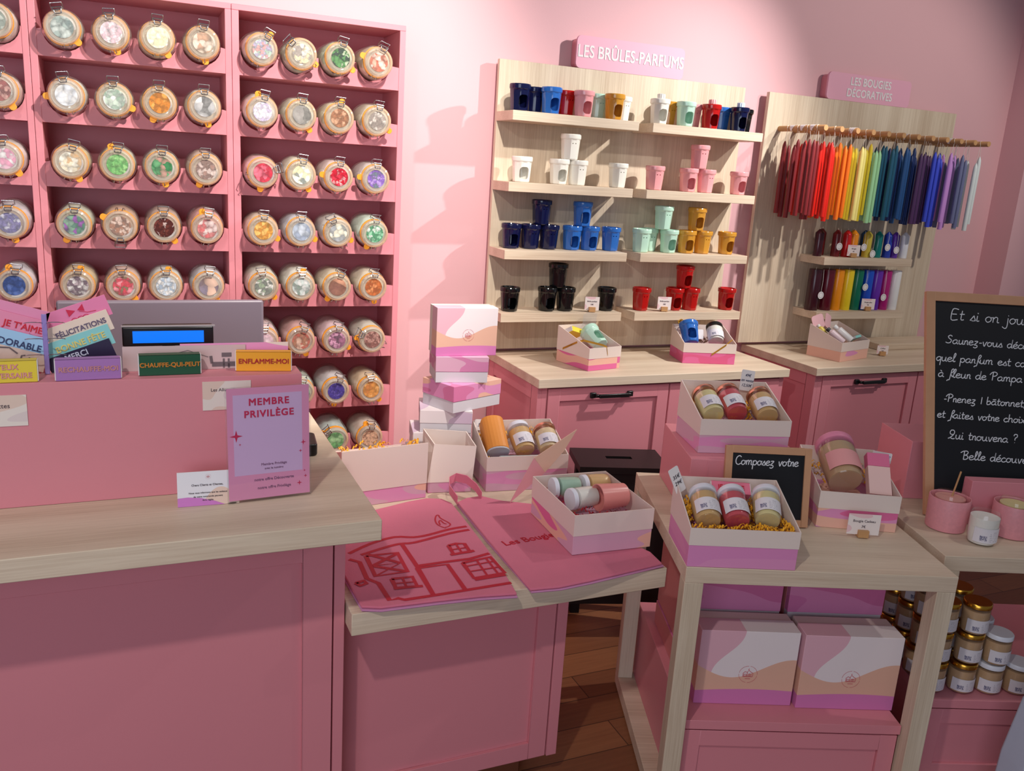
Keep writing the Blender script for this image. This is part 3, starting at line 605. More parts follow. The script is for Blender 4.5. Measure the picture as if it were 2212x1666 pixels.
def jar_parts(r, h):
    if (r, h) in CJ: return CJ[(r, h)]
    oc = lambda a, z: 1 if z > h*.48 else .975+.025*math.cos(8*a)
    g = MB().lathe([(r*.86, 0), (r*.93, .003), (r*.97, h*.2), (r, h*.45), (r, h*.80), (r*.93, h*.86), (r*.93, h*.88)], 40, oc); g.f = [f for f in g.f if len(f) < 30 or f[0] < 45]
    wx = MB().lathe([(r*.84, .004), (r*.92, h*.2), (r*.955, h*.45), (r*.955, h*.76), (0, h*.76)], 32)
    lid = MB().lathe([(r*.96, h*.855), (r*1.01, h*.86), (r*1.01, h*.975), (r*.96, h), (0, h*.995)], 36)
    lb = MB(); n = 14; vs = []; fs = []
    for i in range(n+1):
        a = R(-90-62+124*i/n)
        for zz in (h*.12, h*.52):
            for rr in (r*1.004, r*1.016): vs.append((rr*math.cos(a), rr*math.sin(a), zz))
    for i in range(n):
        b = 4*i; c = b+4; fs += [(b, c, c+2, b+2), (b+1, b+3, c+3, c+1), (b, b+1, c+1, c), (b+2, c+2, c+3, b+3)]
    fs += [(0, 2, 3, 1), (4*n, 4*n+1, 4*n+3, 4*n+2)]; lb.add(vs, fs)
    CJ[(r, h)] = (g.mesh('glass', GLASS, 35), wx.mesh('wax', None, 40), lid.mesh('lid', None, 40), lb.mesh('label', LABEL, 40)); return CJ[(r, h)]
LIDW = plain('white_lid', (226, 226, 236), .35, .5); LIDK = plain('black_lid', (20, 20, 22), .3, .5); LIDP = plain('pink_lid', (230, 140, 170), .4, .5)
LIDB = plain('bronze_lid', (70, 44, 26), .3, .5, .05, Metallic=.8)
WX = dict(cream=(226, 200, 158), honey=(212, 172, 116), rose=(204, 82, 92), ivory=(222, 206, 150), sage=(160, 190, 170), tan=(196, 160, 122), blush=(226, 160, 150), milk=(236, 232, 224))
def candle_jar(label, M_, r=.035, h=.092, waxc='cream', lid=LIDW, group=None, lab=True, name='candle_jar'):
    t = thing(name, label, 'candle jar', group=group); t.matrix_world = M_
    g, wx, ld, lb = jar_parts(r, h)
    wm = wx.copy(); wm.materials.append(plain('jar_wax_'+waxc, WX[waxc], .5, .3, .05)); put('wax', wm, t)
    put('glass', g, t)
    if lid: lm = ld.copy(); lm.materials.append(lid); put('lid', lm, t)
    if lab == 'pink': lb = lb.copy(); lb.materials[0] = plain('pink_label', (232, 160, 160), .5, .3)
    if lab: put('label', lb, t)
    return t
def lying(t, x, y, z, tilt, yaw=0, spin=0):
    """jar lying back in a gift box: foot towards the front, lid up and back"""
    return Matrix.Translation(local(t, (x, y, z))) @ Matrix.Rotation(t.rotation_euler.z+R(yaw), 4, 'Z') @ Matrix.Rotation(-R(tilt), 4, 'X') @ Matrix.Rotation(R(spin), 4, 'Z')
LATER = []
def shreds(*a): LATER.append(a)          # laid in last, around the things already in the boxes
def lay_shreds(t, label, x0, x1, y0, y1, zf, n, rgb, nm, amp=.012, clear=()):
    """crinkled paper strips"""
    rnd = random.Random(n+int(x0*1000)); m = MB(); B = Matrix.Translation(t.location) @ Matrix.Rotation(t.rotation_euler.z, 4, 'Z'); bpy.context.view_layer.update()
    obst = []
    for o in COL.objects:
        if o.parent or o.type not in ('EMPTY', 'MESH') or o == t or 'label' not in o or (o.matrix_world.translation-B.translation).length > .45 or o['category'] in ('table', 'gift box', 'bag', 'packing paper', 'worktop', 'display block'): continue
        bb = [Vector(c) for q in ([o] if o.type == 'MESH' else o.children) if q.type == 'MESH' for c in q.bound_box]
        if bb: obst.append((o.matrix_world.inverted() @ B, [min(p[a] for p in bb)-.0045 for a in range(3)], [max(p[a] for p in bb)+.0045 for a in range(3)], 'jar' in o['category'] or 'burner' in o['category']))
    def blocked(p):
        for M_, lo, hi, rnd_ in obst:
            q = M_ @ Vector(p)
            if all(lo[a] < q[a] < hi[a] for a in range(3)) and (not rnd_ or math.hypot(q.x, q.y) < hi[0]): return True
        return False
    tries = 0; made = 0
    while made < n and tries < n*6:
        tries += 1
        x = rnd.uniform(x0, x1); y = rnd.uniform(y0, y1); zz = zf(x, y)+rnd.uniform(0, amp); a = rnd.uniform(0, PI); L = rnd.uniform(.018, .034); wd = .0021
        dx, dy = math.cos(a), math.sin(a); vs = []; k_ = 5
        for j in range(k_):
            s = (j/(k_-1)-.5)*L; up = .0035*(1 if j % 2 else -1)
            px, py = min(max(x+dx*s, x0), x1), min(max(y+dy*s, y0), y1)
            vs += [(px-dy*wd, py+dx*wd, zz+up), (px+dy*wd, py-dx*wd, zz+up)]
        if any(blocked(p) for p in vs): continue
        made += 1
        m.add(vs, [(2*j, 2*j+1, 2*j+3, 2*j+2) for j in range(k_-1)])
    o = m.build(nm, plain('paper_shreds', rgb, .6, .3, .15, 40)); o.matrix_world = Matrix.Translation(t.location) @ Matrix.Rotation(t.rotation_euler.z, 4, 'Z')
    tag(o, label, 'packing paper'); return stuff(o)
YEL = (240, 172, 40)
def match_box(label, M_, w_, h_, d, rgb, ink, lines, size, name='match_box', group=None):
    t = thing(name, label, 'matchbox', group=group); t.matrix_world = M_
    MB().box((-w_/2+.0012, -d/2+.0012, .0012), (w_/2-.0012, d/2-.0012, h_-.0012)).build('tray', WHITE, t)
    m = MB(); x0, x1 = -w_/2+.003, w_/2-.003
    m.box((x0, -d/2, 0), (x1, -d/2+.001, h_)); m.box((x0, d/2-.001, 0), (x1, d/2, h_)); m.box((x0, -d/2, 0), (x1, d/2, .001)); m.box((x0, -d/2, h_-.001), (x1, d/2, h_)); m.build('sleeve', plain('matchbox_sleeve', rgb, .45, .4, .03), t)
    ik = plain('matchbox_ink', ink, .6, .3)
    for i, s in enumerate(lines): lettering(s, size, ik, t, (0, -d/2-.0006, h_*.5+(len(lines)/2-.5-i)*size*1.15), bold=.0006)
    return t
def price_flag(label, M_, w_, h_, lines, size, ink=(90, 110, 190), two=False):
    t = thing('price_flag', label, 'price tag', group='white price flags on the gift boxes'); t.matrix_world = M_
    m = MB(); m.M = FACE; m.prism(rrect(-w_/2, w_/2, 0, h_, .004), -.0008, .0008).build('card', WHITE, t)
    ik = plain('pen_ink', ink, .7, .2)
    for i, s in enumerate(lines): lettering(s, size, ik, t, (0, -.0012, h_*.5+(len(lines)/2-.5-i)*size*1.25), shear=.25)
    return t
def at_local(t, x, y, z, yaw=0, lean=0, roll=0):
    return Matrix.Translation(local(t, (x, y, z))) @ Matrix.Rotation(t.rotation_euler.z+R(yaw), 4, 'Z') @ Matrix.Rotation(-R(lean), 4, 'X') @ Matrix.Rotation(R(roll), 4, 'Y')
def slope(hb, d, rise): return lambda x, y: hb+.002+rise*y/d

# --- on the burner worktop, left box
g1 = gift_box('open gift box holding a pale green burner, on the worktop below the black burners', 1.617, 2.885, .9005, 11.5, .164, .205, .052, .091, .147, 0)
b_ = burner('mint', 0, 0, 0, False, 'lying in a gift box on the worktop'); b_.matrix_world = lying(g1, .105, .055, .085, 62)
match_box('small yellow matchbox in the left gift box on the burner worktop', at_local(g1, .045, .155, .115, 15, 30, 20), .075, .022, .045, (236, 212, 60), (120, 60, 60), [], .01, 'match_box')
def film(label, t, pts):
    m = MB(); n = 7; vs = []; fs = []
    (ax, ay, az), (bx, by, bz), (cx, cy, cz) = pts
    for i in range(n):
        for j in range(n):
            s, q = i/(n-1), j/(n-1); k_ = .006*math.sin(5*s+3*q)*math.cos(4*q-2*s)
            vs.append((ax+(bx-ax)*s+(cx-ax)*q, ay+(by-ay)*s+(cy-ay)*q+k_, az+(bz-az)*s+(cz-az)*q+k_))
    for i in range(n-1):
        for j in range(n-1): a = i*n+j; fs.append((a, a+1, a+n+1, a+n))
    o = m.add(vs, fs).build('clear_film', glass('film', (.97, .97, .97), .08, .8, .10, .10), smooth=80); o.matrix_world = Matrix.Translation(t.location) @ Matrix.Rotation(t.rotation_euler.z, 4, 'Z'); tag(o, label, 'plastic film')
film('crumpled clear film bag sticking up out of the left gift box on the worktop', g1, ((.080, .165, .115), (.155, .160, .125), (.10, .175, .190)))
def ribbon(label, t, pts, rgb=(214, 164, 60)):
    m = MB(); vs = []; fs = []
    for i, p in enumerate(pts): vs += [(p[0], p[1], p[2]+.004), (p[0], p[1], p[2]-.004), (p[0], p[1]+.0006, p[2]-.004), (p[0], p[1]+.0006, p[2]+.004)]
    for i in range(len(pts)-1):
        for j in range(4): fs.append((4*i+j, 4*i+(j+1) % 4, 4*i+4+(j+1) % 4, 4*i+4+j))
    o = m.add(vs, fs).build('ribbon', plain('gold_ribbon', rgb, .3, .5, .05, Metallic=.6), t); o['label'] = label
ribbon('gold ribbon tied across the box', g1, [(-.0026, .165, .058), (-.0026, .08, .100), (.012, .055, .112), (.075, .008, .098), (.086, -.0026, .092), (.094, -.0026, .060)])
# --- right box
g2 = gift_box('open gift box holding blue burner and black-lidded jar, below the red burners', 2.112, 2.963, .9005, -15.2, .232, .172, .051, .088, .138, 1)
b_ = burner('blue', 0, 0, 0, True, 'lying in the right gift box on the worktop'); b_.matrix_world = lying(g2, .052, .060, .075, 38)
candle_jar('white candle jar with black lid in the right gift box on the worktop', lying(g2, .160, .050, .085, 50, -8), .036, .090, 'milk', LIDK)
shreds(g2, 'brown paper shreds in the right gift box on the worktop', .01, .22, .01, .16, slope(.050, .172, .03), 90, (150, 112, 84), 'paper_shreds')
m = MB(); rb = random.Random(3)
for i in range(10):
    m.M = Matrix.Translation((rb.uniform(-.028, .028), rb.uniform(-.008, .008), rb.uniform(-.008, .010))) @ Matrix.Rotation(rb.uniform(0, 6), 4, 'Z') @ Matrix.Rotation(rb.uniform(0, 6), 4, 'X'); m.torus(.008, .0028, 0, 14, 6)
o = m.build('ribbon_bow', plain('gold_foil', (226, 180, 70), .2, .5, .05, Metallic=1.0), smooth=60); o.location = local(g2, (.045, .145, .148)); tag(o, 'curly gold bow on the back corner of the right gift box on the worktop', 'bow')
price_flag('small white tag standing between the burner and the jar in the right gift box', at_local(g2, .098, .085, .090, 0, 20), .034, .042, [], .01)
ribbon('gold ribbon over the front corner', g2, [(.125, -.0026, .040), (.185, -.0026, .084), (.205, .012, .096), (.229, .04, .100)])
# --- box below the candles
g3 = gift_box('open pink gift box with small bottles, on the worktop below the candles', 2.898, 2.874, .9005, 14.8, .229, .172, .050, .088, .146, 2)
def bottle(label, M_, r, h, rgb, cap):
    t = thing('small_bottle', label, 'bottle'); t.matrix_world = M_
    MB().lathe([(r*.9, 0), (r, .003), (r, h*.74), (r*.5, h*.82), (r*.5, h*.84)], 24).build('body', plain('bottle_body', rgb, .35, .5), t, smooth=40)
    MB().lathe([(r*.62, h*.84), (r*.62, h), (0, h)], 20).build('cap', plain('bottle_cap', cap, .35, .5), t, smooth=40)
bottle('small white bottle lying in the gift box below the candles', lying(g3, .130, .035, .082, 55, 25), .0185, .100, (236, 232, 232), (236, 236, 236))
bottle('small pale pink bottle with dark foot lying in the gift box below the candles', lying(g3, .058, .030, .080, 55, 25), .016, .095, (232, 206, 212), (40, 36, 40))
bottle('small yellow bottle at the back of the gift box below the candles', lying(g3, .030, .095, .090, 45, 10), .014, .075, (226, 200, 80), (232, 226, 220))
match_box('small aqua box in the front of the gift box below the candles', at_local(g3, .182, .060, .074, 10, 35), .07, .012, .075, (150, 220, 214), (80, 90, 90), [], .01)
shreds(g3, 'gold paper shreds in the gift box below the candles', .01, .215, .02, .16, slope(.050, .17, .03), 70, (206, 160, 50), 'paper_shreds')
for i, (x0, yw, rl) in enumerate(((.045, -20, -18), (.105, 10, 22))):
    m = MB(); m.M = FACE; m.prism(rrect(-.032, .032, 0, .065, .012), -.001, .001)
    o = m.build('card_tab', plain('pink_card', (236, 184, 190), .6, .3)); o.matrix_world = at_local(g3, x0, .150, .125, yw, 10, rl); tag(o, ['pink card tab leaning left at the back of the gift box below the candles', 'pink card tab leaning right at the back of the gift box below the candles'][i], 'card')

# ============================================================ CENTRE TABLE (turned towards the shopper)
TA = R(-20.8); TU = Vector((math.cos(TA), math.sin(TA), 0)); TV = Vector((-math.sin(TA), math.cos(TA), 0)); TO = Vector((1.189, 1.556, 0))
def tw(u, v, z): return TO+TU*u+TV*v+Vector((0, 0, z))
def oak_table(label, u0, v0, wd, dp, zt, grp):
    t = thing('oak_table', label, 'table', tw(u0, v0, 0), TA, grp)
    MB().box((0, 0, zt-.042), (wd, dp, zt)).build('tabletop', OAKX, t, bevel=.0015)
    for a in (0, wd-.047):
        for b in (0, dp-.047): MB().box((a, b, .048), (a+.047, b+.047, zt-.042)).build('leg', OAKZ, t, bevel=.0015)
    MB().box((0, 0, .006), (wd, dp, .048)).build('base_board', OAKX, t, bevel=.0015)
    return t
oak_table('oak cube table with gift boxes and small blackboard in the middle of the shop', 0, 0, .678, .664, .75, 'oak cube tables')
oak_table('oak cube table under the tall blackboard at the right edge', .7115, .1235, .76, .62, .75, 'oak cube tables')
def pink_chest(label, u0, u1, v0, v1):
    t = thing('pink_chest', label, 'chest', tw(u0, v0, .0485), TA, 'pink chests inside the oak tables'); wd, dp, h = u1-u0, v1-v0, .2565
    MB().box((.004, .022, 0), (wd-.004, dp, h-.026)).build('body', PINK, t)
    MB().box((0, 0, h-.026), (wd, dp, h)).build('top_board', PINK, t, bevel=.001)
    frame_boxes(MB(), .004, wd-.004, .004, h-.032, .004, .018, .045, .008).build('front_panel', PINK, t, bevel=.001)
pink_chest('pink chest with panelled front inside the middle oak table', .052, .629, .034, .655)
pink_chest('pink chest with panelled front inside the right oak table, under the candle jars', .768, 1.42, .158, .735)
# stored gift boxes inside the table
def emblem(t, x, y, z, s):
    m = MB(); m.M = Matrix.Translation((x, y, z)) @ FACE @ Matrix.Scale(s, 4)
    n = 40
    for i in range(n):
        if i % 10 in (9,): continue
        a, b = 2*PI*i/n, 2*PI*(i+1)/n; m.add([(math.cos(a), math.sin(a), 0), (math.cos(b), math.sin(b), 0), (1.04*math.cos(b), 1.04*math.sin(b), 0), (1.04*math.cos(a), 1.04*math.sin(a), 0)], [(0, 1, 2, 3)])
    for pl in ([(-.55, -.3), (-.55, .15), (-.35, .32), (-.1, .25), (.05, .5), (.3, .28), (.55, .15), (.5, -.3)], [(-.55, -.3), (.5, -.3)], [(-.1, .25), (-.1, -.3)], [(-.45, 0), (-.2, 0), (-.2, -.2), (-.45, -.2), (-.45, 0)], [(.05, .05), (.35, .05), (.35, -.2), (.05, -.2), (.05, .05)], [(.2, .05), (.2, -.2)], [(.05, .5), (.02, .62), (.08, .7)], [(-.3, -.55), (.3, -.55)]):
        m.ribbon(pl, .075, 0)
    return m.build('emblem', plain('emblem_ink', (206, 110, 116), .6, .3), t)
def standing_box(label, u, v, z, wd, dp, h, rz=0, grp='closed gift boxes'):
    t = thing('closed_gift_box', label, 'gift box', tw(u, v, z), TA+R(rz), grp)
    MB().box((0, 0, 0), (wd, dp*.62, h)).build('printed_lid', WAVE, t, bevel=.0012)
    MB().box((.002, dp*.62, .002), (wd-.002, dp, h-.002)).build('box_base', CREAM, t, bevel=.0008)
    emblem(t, wd*.52, -.0006, h*.42, .024); return t
def flat_box(label, loc, rz, wd, dp, h, top, base, grp='closed gift boxes', bf=.42):
    t = thing('closed_gift_box', label, 'gift box', loc, rz, grp); hb = h*bf
    MB().box((.0015, .0015, 0), (wd-.0015, dp-.0015, hb)).build('box_base', base, t, bevel=.0008)
    MB().box((0, 0, hb), (wd, dp, h)).build('printed_lid', top, t, bevel=.0012)
    if bf != .42: MB().box((-.0006, .022, .001), (-.0001, dp-.002, h-.001)).build('side_print', plain('salmon_print', (214, 134, 132), .5, .3, .03), t)
    return t
standing_box('closed gift box standing on the chest, left of the two showing their emblem', .094, .109, .3055, .264, .105, .216)
standing_box('closed gift box standing on the chest, right of the two showing their emblem', .368, .100, .3055, .266, .105, .216)
ROSE = blobs('rose_lid_print', ((214, 120, 170), (222, 136, 180), (210, 112, 160)), 1.0, 5)
WHITEB = plain('white_card_box', (212, 206, 212), .55, .3, .02)
for c_, (u0, nm) in enumerate(((.078, 'left'), (.366, 'right'))):
    for k_ in range(3):
        flat_box(f'pink-lidded gift box lying behind the standing ones under the middle table, {nm} stack, {["bottom", "middle", "top"][k_]}', tw(u0+.004*(k_ % 2), .235+.006*(k_ % 2), (.3055, .3790, .4775)[k_]), TA, .268, .30, (.073, .098, .118)[k_], ROSE, WHITEB, bf=(.45, .56, .31)[k_])
# pink riser, its gift box and the small blackboard
t = thing('riser_block', 'pink display block on the middle oak table carrying a gift box', 'display block', tw(.070, .312, .7505), TA, 'pink display blocks')
MB().box((0, 0, 0), (.327, .335, .1695)).build('body', PINK, t, bevel=.0015); MB().box((.045, -.0012, .0), (.049, .0, .165)).build('joint_strip', PINK, t)
def jars3(g, spec, d, hb, where):
    for i, (x, y, zc, tl, yw, wc, ld, dsc) in enumerate(spec): candle_jar(f'{dsc}, {where}', lying(g, x, y, hb+.040, 66, yw), .0345, .104, wc, ld, 'candle jars lying in gift boxes')
g4 = gift_box('open gift box with three rose-gold-lidded candle jars on the pink block', 1.413, 1.862, .9205, -16, .261, .198, .056, .098, .160, 7)
jars3(g4, [(.050, .040, .082, 42, 2, 'ivory', ROSEGOLD, 'cream candle jar with rose gold lid, left'), (.127, .060, .098, 42, 2, 'rose', ROSEGOLD, 'dark rose candle jar with rose gold lid, middle'), (.206, .032, .080, 42, -2, 'honey', ROSEGOLD, 'beige candle jar with rose gold lid, right')], .198, .056, 'box on the pink block')
shreds(g4, 'yellow paper shreds in the gift box on the pink block', .01, .25, .01, .19, slope(.054, .198, .045), 150, YEL, 'paper_shreds')
match_box('small orange matchbox at the front of the gift box on the pink block', at_local(g4, .120, .0275, .068, 0, 30), .108, .016, .024, (236, 176, 50), (206, 90, 40), ['ENFLAMME-MOI'], .009)
price_flag('white two-part price flag 49€ on the gift box on the pink block', at_local(g4, .196, .186, .135, 8, 8, 8), .044, .062, ['49€', 'en vente', '12,50€'], .012, (60, 60, 90))
g5 = gift_box('open gift box with three white-lidded candle jars at the front of the middle oak table', 1.190, 1.558, .7505, -20.9, .267, .200, .060, .100, .158, 3)
jars3(g5, [(.052, .036, .086, 38, -2, 'honey', LIDW, 'beige candle jar with white lid, left'), (.125, .040, .086, 38, -2, 'rose', LIDW, 'dark rose candle jar with white lid, middle'), (.203, .052, .090, 38, -12, 'ivory', LIDW, 'pale yellow candle jar with white lid, right')], .2, .06, 'front gift box')
shreds(g5, 'yellow paper shreds in the front gift box', .008, .258, .008, .19, lambda x, y: .078-.05*max(0, y-.03)+.14*max(0, y-.08), 620, YEL, 'paper_shreds', .024)
match_box('pink box reading JE T’AIME at the back of the front gift box', at_local(g5, .135, .150, .128, 0, 48, 2), .105, .034, .026, (232, 120, 146), (206, 40, 60), ["JE T'AIME"], .017)
price_flag('white two-part price flag on the back corner of the front gift box', at_local(g5, .012, .165, .128, 25, 10, -24), .032, .070, ['35€', '29€'], .014, (60, 50, 60))
g6 = gift_box('open gift box with one large candle jar on the right of the middle oak table', 1.690, 1.668, .7505, -26.5, .216, .240, .060, .105, .160, 6)
candle_jar('large beige candle jar with pink lid and pink label in the right gift box', lying(g6, .080, .050, .118, 62, 2), .053, .150, 'tan', LIDP, None, 'pink')
t = thing('small_pouch', 'slim pink and pale carton beside the large jar in the right gift box', 'carton'); t.matrix_world = at_local(g6, .172, .030, .095, -4, 42)
MB().box((-.030, -.004, 0), (.030, .026, .085)).build('pale_front', plain('pale_pink_card', (238, 196, 190), .55, .3), t, bevel=.001); MB().box((-.030, -.004, .0855), (.030, .026, .125)).build('pink_top', plain('rose_card', (224, 112, 150), .55, .3), t, bevel=.001)
shreds(g6, 'yellow paper shreds in the right gift box of the middle table', .01, .205, .12, .23, slope(.060, .24, .05), 60, YEL, 'paper_shreds')
price_flag('white price flag on the right wall of the right gift box of the middle table', at_local(g6, .205, .150, .150, 0, 8, 6), .056, .032, ['60,50€'], .016)
c_ = tw(.532, .222, .7505); price_card(c_.x, c_.y, c_.z, TA+R(-4), .086, .058, ['Bougie Cadeau', '7€'], 'pink price card in wooden block before the right gift box, middle oak table', .010)

# ---------------- handwriting on the blackboards
GL = {
 'a': (1.15, [[(.9, .8), (.6, 1), (.2, .8), (.05, .4), (.25, .05), (.6, .1), (.85, .5), (.9, .95), (.85, .3), (1.0, .05), (1.15, .12)]]),
 'b': (1.0, [[(.1, 2.0), (.1, .2), (.4, 0), (.75, .2), (.8, .65), (.5, .95), (.15, .7)]]),
 'c': (.95, [[(.8, .82), (.5, 1), (.15, .75), (.05, .4), (.3, .03), (.65, .05), (.95, .25)]]),
 'd': (1.15, [[(.85, .8), (.5, 1), (.1, .7), (.1, .25), (.4, 0), (.75, .3), (.88, 1), (.92, 2.0), (.9, .3), (1.0, .05), (1.15, .12)]]),
 'e': (.98, [[(.1, .5), (.5, .55), (.8, .78), (.6, 1), (.25, .9), (.05, .45), (.3, .03), (.65, .05), (.98, .25)]]),
 'f': (.75, [[(-.25, -.85), (.0, -.6), (.25, -.5), (.35, .6), (.45, 1.7), (.65, 2.05), (.85, 1.85), (.7, 1.3), (.4, .9), (.75, .1)]]),
 'h': (1.1, [[(.1, 2.0), (.12, 0)], [(.12, .6), (.4, 1), (.75, .9), (.8, .1), (1.05, .08)]]),
 'i': (.5, [[(.15, 1), (.15, .15), (.3, .03), (.5, .12)], [(.12, 1.42), (.18, 1.5), (.2, 1.42), (.12, 1.42)]]),
 'j': (.6, [[(.35, 1), (.35, -.5), (.1, -.9), (-.35, -.6)], [(.32, 1.4), (.38, 1.48)]]),
 'l': (.62, [[(.0, .12), (.4, 1.2), (.52, 1.8), (.36, 2.05), (.2, 1.5), (.2, .3), (.36, .03), (.62, .2)]]),
 'm': (1.5, [[(.1, 1), (.12, 0)], [(.12, .6), (.38, 1), (.62, .85), (.64, 0)], [(.64, .6), (.92, 1), (1.18, .85), (1.2, .1), (1.45, .08)]]),
 'n': (1.05, [[(.1, 1), (.12, 0)], [(.12, .6), (.4, 1), (.72, .85), (.75, .1), (1.02, .08)]]),
 'o': (1.05, [[(.5, 1), (.15, .8), (.05, .4), (.35, 0), (.75, .2), (.85, .65), (.5, 1), (.75, .85), (1.05, .9)]]),
 'p': (1.05, [[(.1, 1), (.12, -1)], [(.12, .7), (.45, 1), (.85, .75), (.85, .3), (.5, 0), (.15, .2)]]),
 'q': (1.0, [[(.85, .85), (.5, 1), (.1, .7), (.1, .25), (.4, 0), (.8, .4)], [(.85, 1), (.85, -1)]]),
 'r': (.85, [[(.1, 1), (.12, 0)], [(.12, .55), (.35, .95), (.6, .85), (.62, .1), (.85, .08)]]),
 's': (.85, [[(.0, .05), (.45, .9), (.5, 1.0), (.6, .6), (.75, .25), (.5, 0), (.2, .1), (.5, .02), (.85, .12)]]),
 't': (.75, [[(.3, 1.7), (.25, .3), (.4, .03), (.7, .12)], [(.0, 1.05), (.7, 1.1)]]),
 'u': (1.1, [[(.1, 1), (.1, .35), (.3, .02), (.65, .2), (.8, 1), (.8, .2), (.95, .03), (1.1, .1)]]),
 'v': (.95, [[(.1, 1), (.35, .05), (.5, .05), (.75, .9), (.95, .95)]]),
 'x': (.95, [[(.1, 1), (.8, 0)], [(.8, 1), (.1, 0)]]),
 'z': (.95, [[(.1, .95), (.75, .95), (.15, .1), (.6, .05), (.75, -.3), (.4, -.6), (.0, -.45)]]),
 'E': (1.25, [[(1.0, 1.9), (.15, 1.9), (.1, 0), (1.05, .05)], [(.12, 1.0), (.8, 1.02)]]),
 'S': (1.2, [[(1.0, 1.75), (.6, 2.0), (.25, 1.65), (.5, 1.2), (.9, .9), (.8, .3), (.35, .1), (-.1, .3)]]),
 'P': (1.25, [[(.3, 1.9), (.3, 0)], [(-.3, 1.3), (.1, 1.9), (.7, 2.0), (1.1, 1.6), (.8, 1.1), (.35, 1.0)]]),
 'Q': (1.35, [[(.2, 1.5), (.4, 2.0), (.9, 1.95), (1.05, 1.4), (.8, .8), (.3, .2), (.0, .0), (.35, .25), (.8, 0), (1.25, .1)], [(.2, 1.5), (.35, 1.1), (.8, 1.0)]]),
 'B': (1.3, [[(.3, 1.9), (.3, 0)], [(-.4, 1.5), (.1, 1.9), (.8, 1.95), (1.0, 1.55), (.7, 1.1), (.35, 1.0)], [(.35, 1.0), (.9, .9), (1.1, .45), (.8, .05), (.25, .0)]]),
 'C': (1.35, [[(1.2, 1.7), (.8, 2.0), (.3, 1.7), (.1, 1.0), (.3, .25), (.8, 0), (1.3, .3)]]),
 '1': (.5, [[(.25, 1.8), (.25, 0)]]), '?': (.9, [[(.1, 1.6), (.2, 2.0), (.65, 2.0), (.75, 1.5), (.4, 1.1), (.4, .6)], [(.38, .1), (.44, .05)]]),
 '-': (.7, [[(.1, .6), (.6, .65)]]), ',': (.4, [[(.2, .1), (.1, -.3)]]), ' ': (.85, []), '.': (.4, [[(.15, .05), (.2, .02)]])}
ACC = {'é': ('e', [(.4, 1.25), (.75, 1.6)]), 'à': ('a', [(.3, 1.6), (.6, 1.25)]), 'â': ('a', [(.2, 1.35), (.9, 1.4)]), 'î': ('i', [(-.1, 1.3), (.15, 1.6), (.4, 1.3)]), 'ô': ('o', [(.2, 1.3), (.5, 1.6), (.8, 1.3)])}
def smooth_line(p, k_=4):
    if len(p) < 3: return p
    out = []
    for i in range(len(p)-1):
        a, b, c, d = p[max(i-1, 0)], p[i], p[i+1], p[min(i+2, len(p)-1)]
        for j in range(k_):
            s = j/k_; out.append(tuple(.5*((2*b[q])+(-a[q]+c[q])*s+(2*a[q]-5*b[q]+4*c[q]-d[q])*s*s+(-a[q]+3*b[q]-3*c[q]+d[q])*s**3) for q in (0, 1)))
    return out+[p[-1]]
def handwriting(text, xh, parent, x, y, z, slope_=0, wd=.0030, name='chalk_writing', rx=1.27):
    """chalk strokes standing on the plane y, baseline rising by slope_"""
    m = MB(); m.M = Matrix.Translation((x, y, z)) @ FACE @ Matrix.Rotation(slope_, 4, 'Z'); cx = 0
    for ch in text:
        extra = None
        if ch in ACC: ch, extra = ACC[ch]
        wdt, strokes = GL[ch]
        for st in strokes+([extra] if extra else []):
            pts = [((cx+q[0]+.12*q[1])*xh*rx, q[1]*xh) for q in smooth_line(st)]; m.ribbon(pts, wd, len(m.f)*1e-6)
        cx += wdt
    return m.build(name, CHALK, parent)
def blackboard(label, wd, h, fw, M_, grp='wood-framed blackboards'):
    t = thing('blackboard', label, 'blackboard', group=grp); t.matrix_world = M_
    m = MB(); m.box((0, 0, 0), (fw, .014, h)); m.box((wd-fw, 0, 0), (wd, .014, h)); m.box((fw, 0, 0), (wd-fw, .014, fw)); m.box((fw, 0, h-fw), (wd-fw, .014, h)); m.build('wooden_frame', plain('pine_frame', (196, 146, 112), .5, .35, .12, 20), t, bevel=.001)
    MB().box((fw, .005, fw), (wd-fw, .012, h-fw)).build('slate', SLATE, t)
    return t
lean = math.atan2(.209, .623); p0 = tw(.797, .394, .7555)
tb = blackboard('tall wood-framed blackboard with eight lines of chalk handwriting leaning on the right oak table', .47, .657, .027, Matrix.Translation(p0) @ Matrix.Rotation(TA, 4, 'Z') @ Matrix.Rotation(-lean, 4, 'X'))
for s, xh, x, zz in (('Et si on jouait', .0165, .075, .577), ('Saurez-vous découvrir', .0125, .062, .505), ('quel parfum est contenu', .0125, .032, .452), ('à fleur de Pampa et', .0125, .038, .405), ('-Prenez 1 bâtonnet,', .0115, .055, .332), ('et faites votre choix', .0115, .036, .285), ('Qui trouvera ?', .0125, .070, .224), ('Belle découverte', .0125, .112, .165)):
    handwriting(s, xh, tb, x, .0042, zz, R(-1.2), .0026)
sb = blackboard('small wood-framed blackboard reading Composez votre behind the front gift box', .238, .215, .019, Matrix.Translation(tw(.160, .262, .7545)) @ Matrix.Rotation(TA, 4, 'Z') @ Matrix.Rotation(-R(12), 4, 'X'))
handwriting('Composez votre', .0120, sb, .027, .0042, .164, R(.5), .0026, rx=1.03)
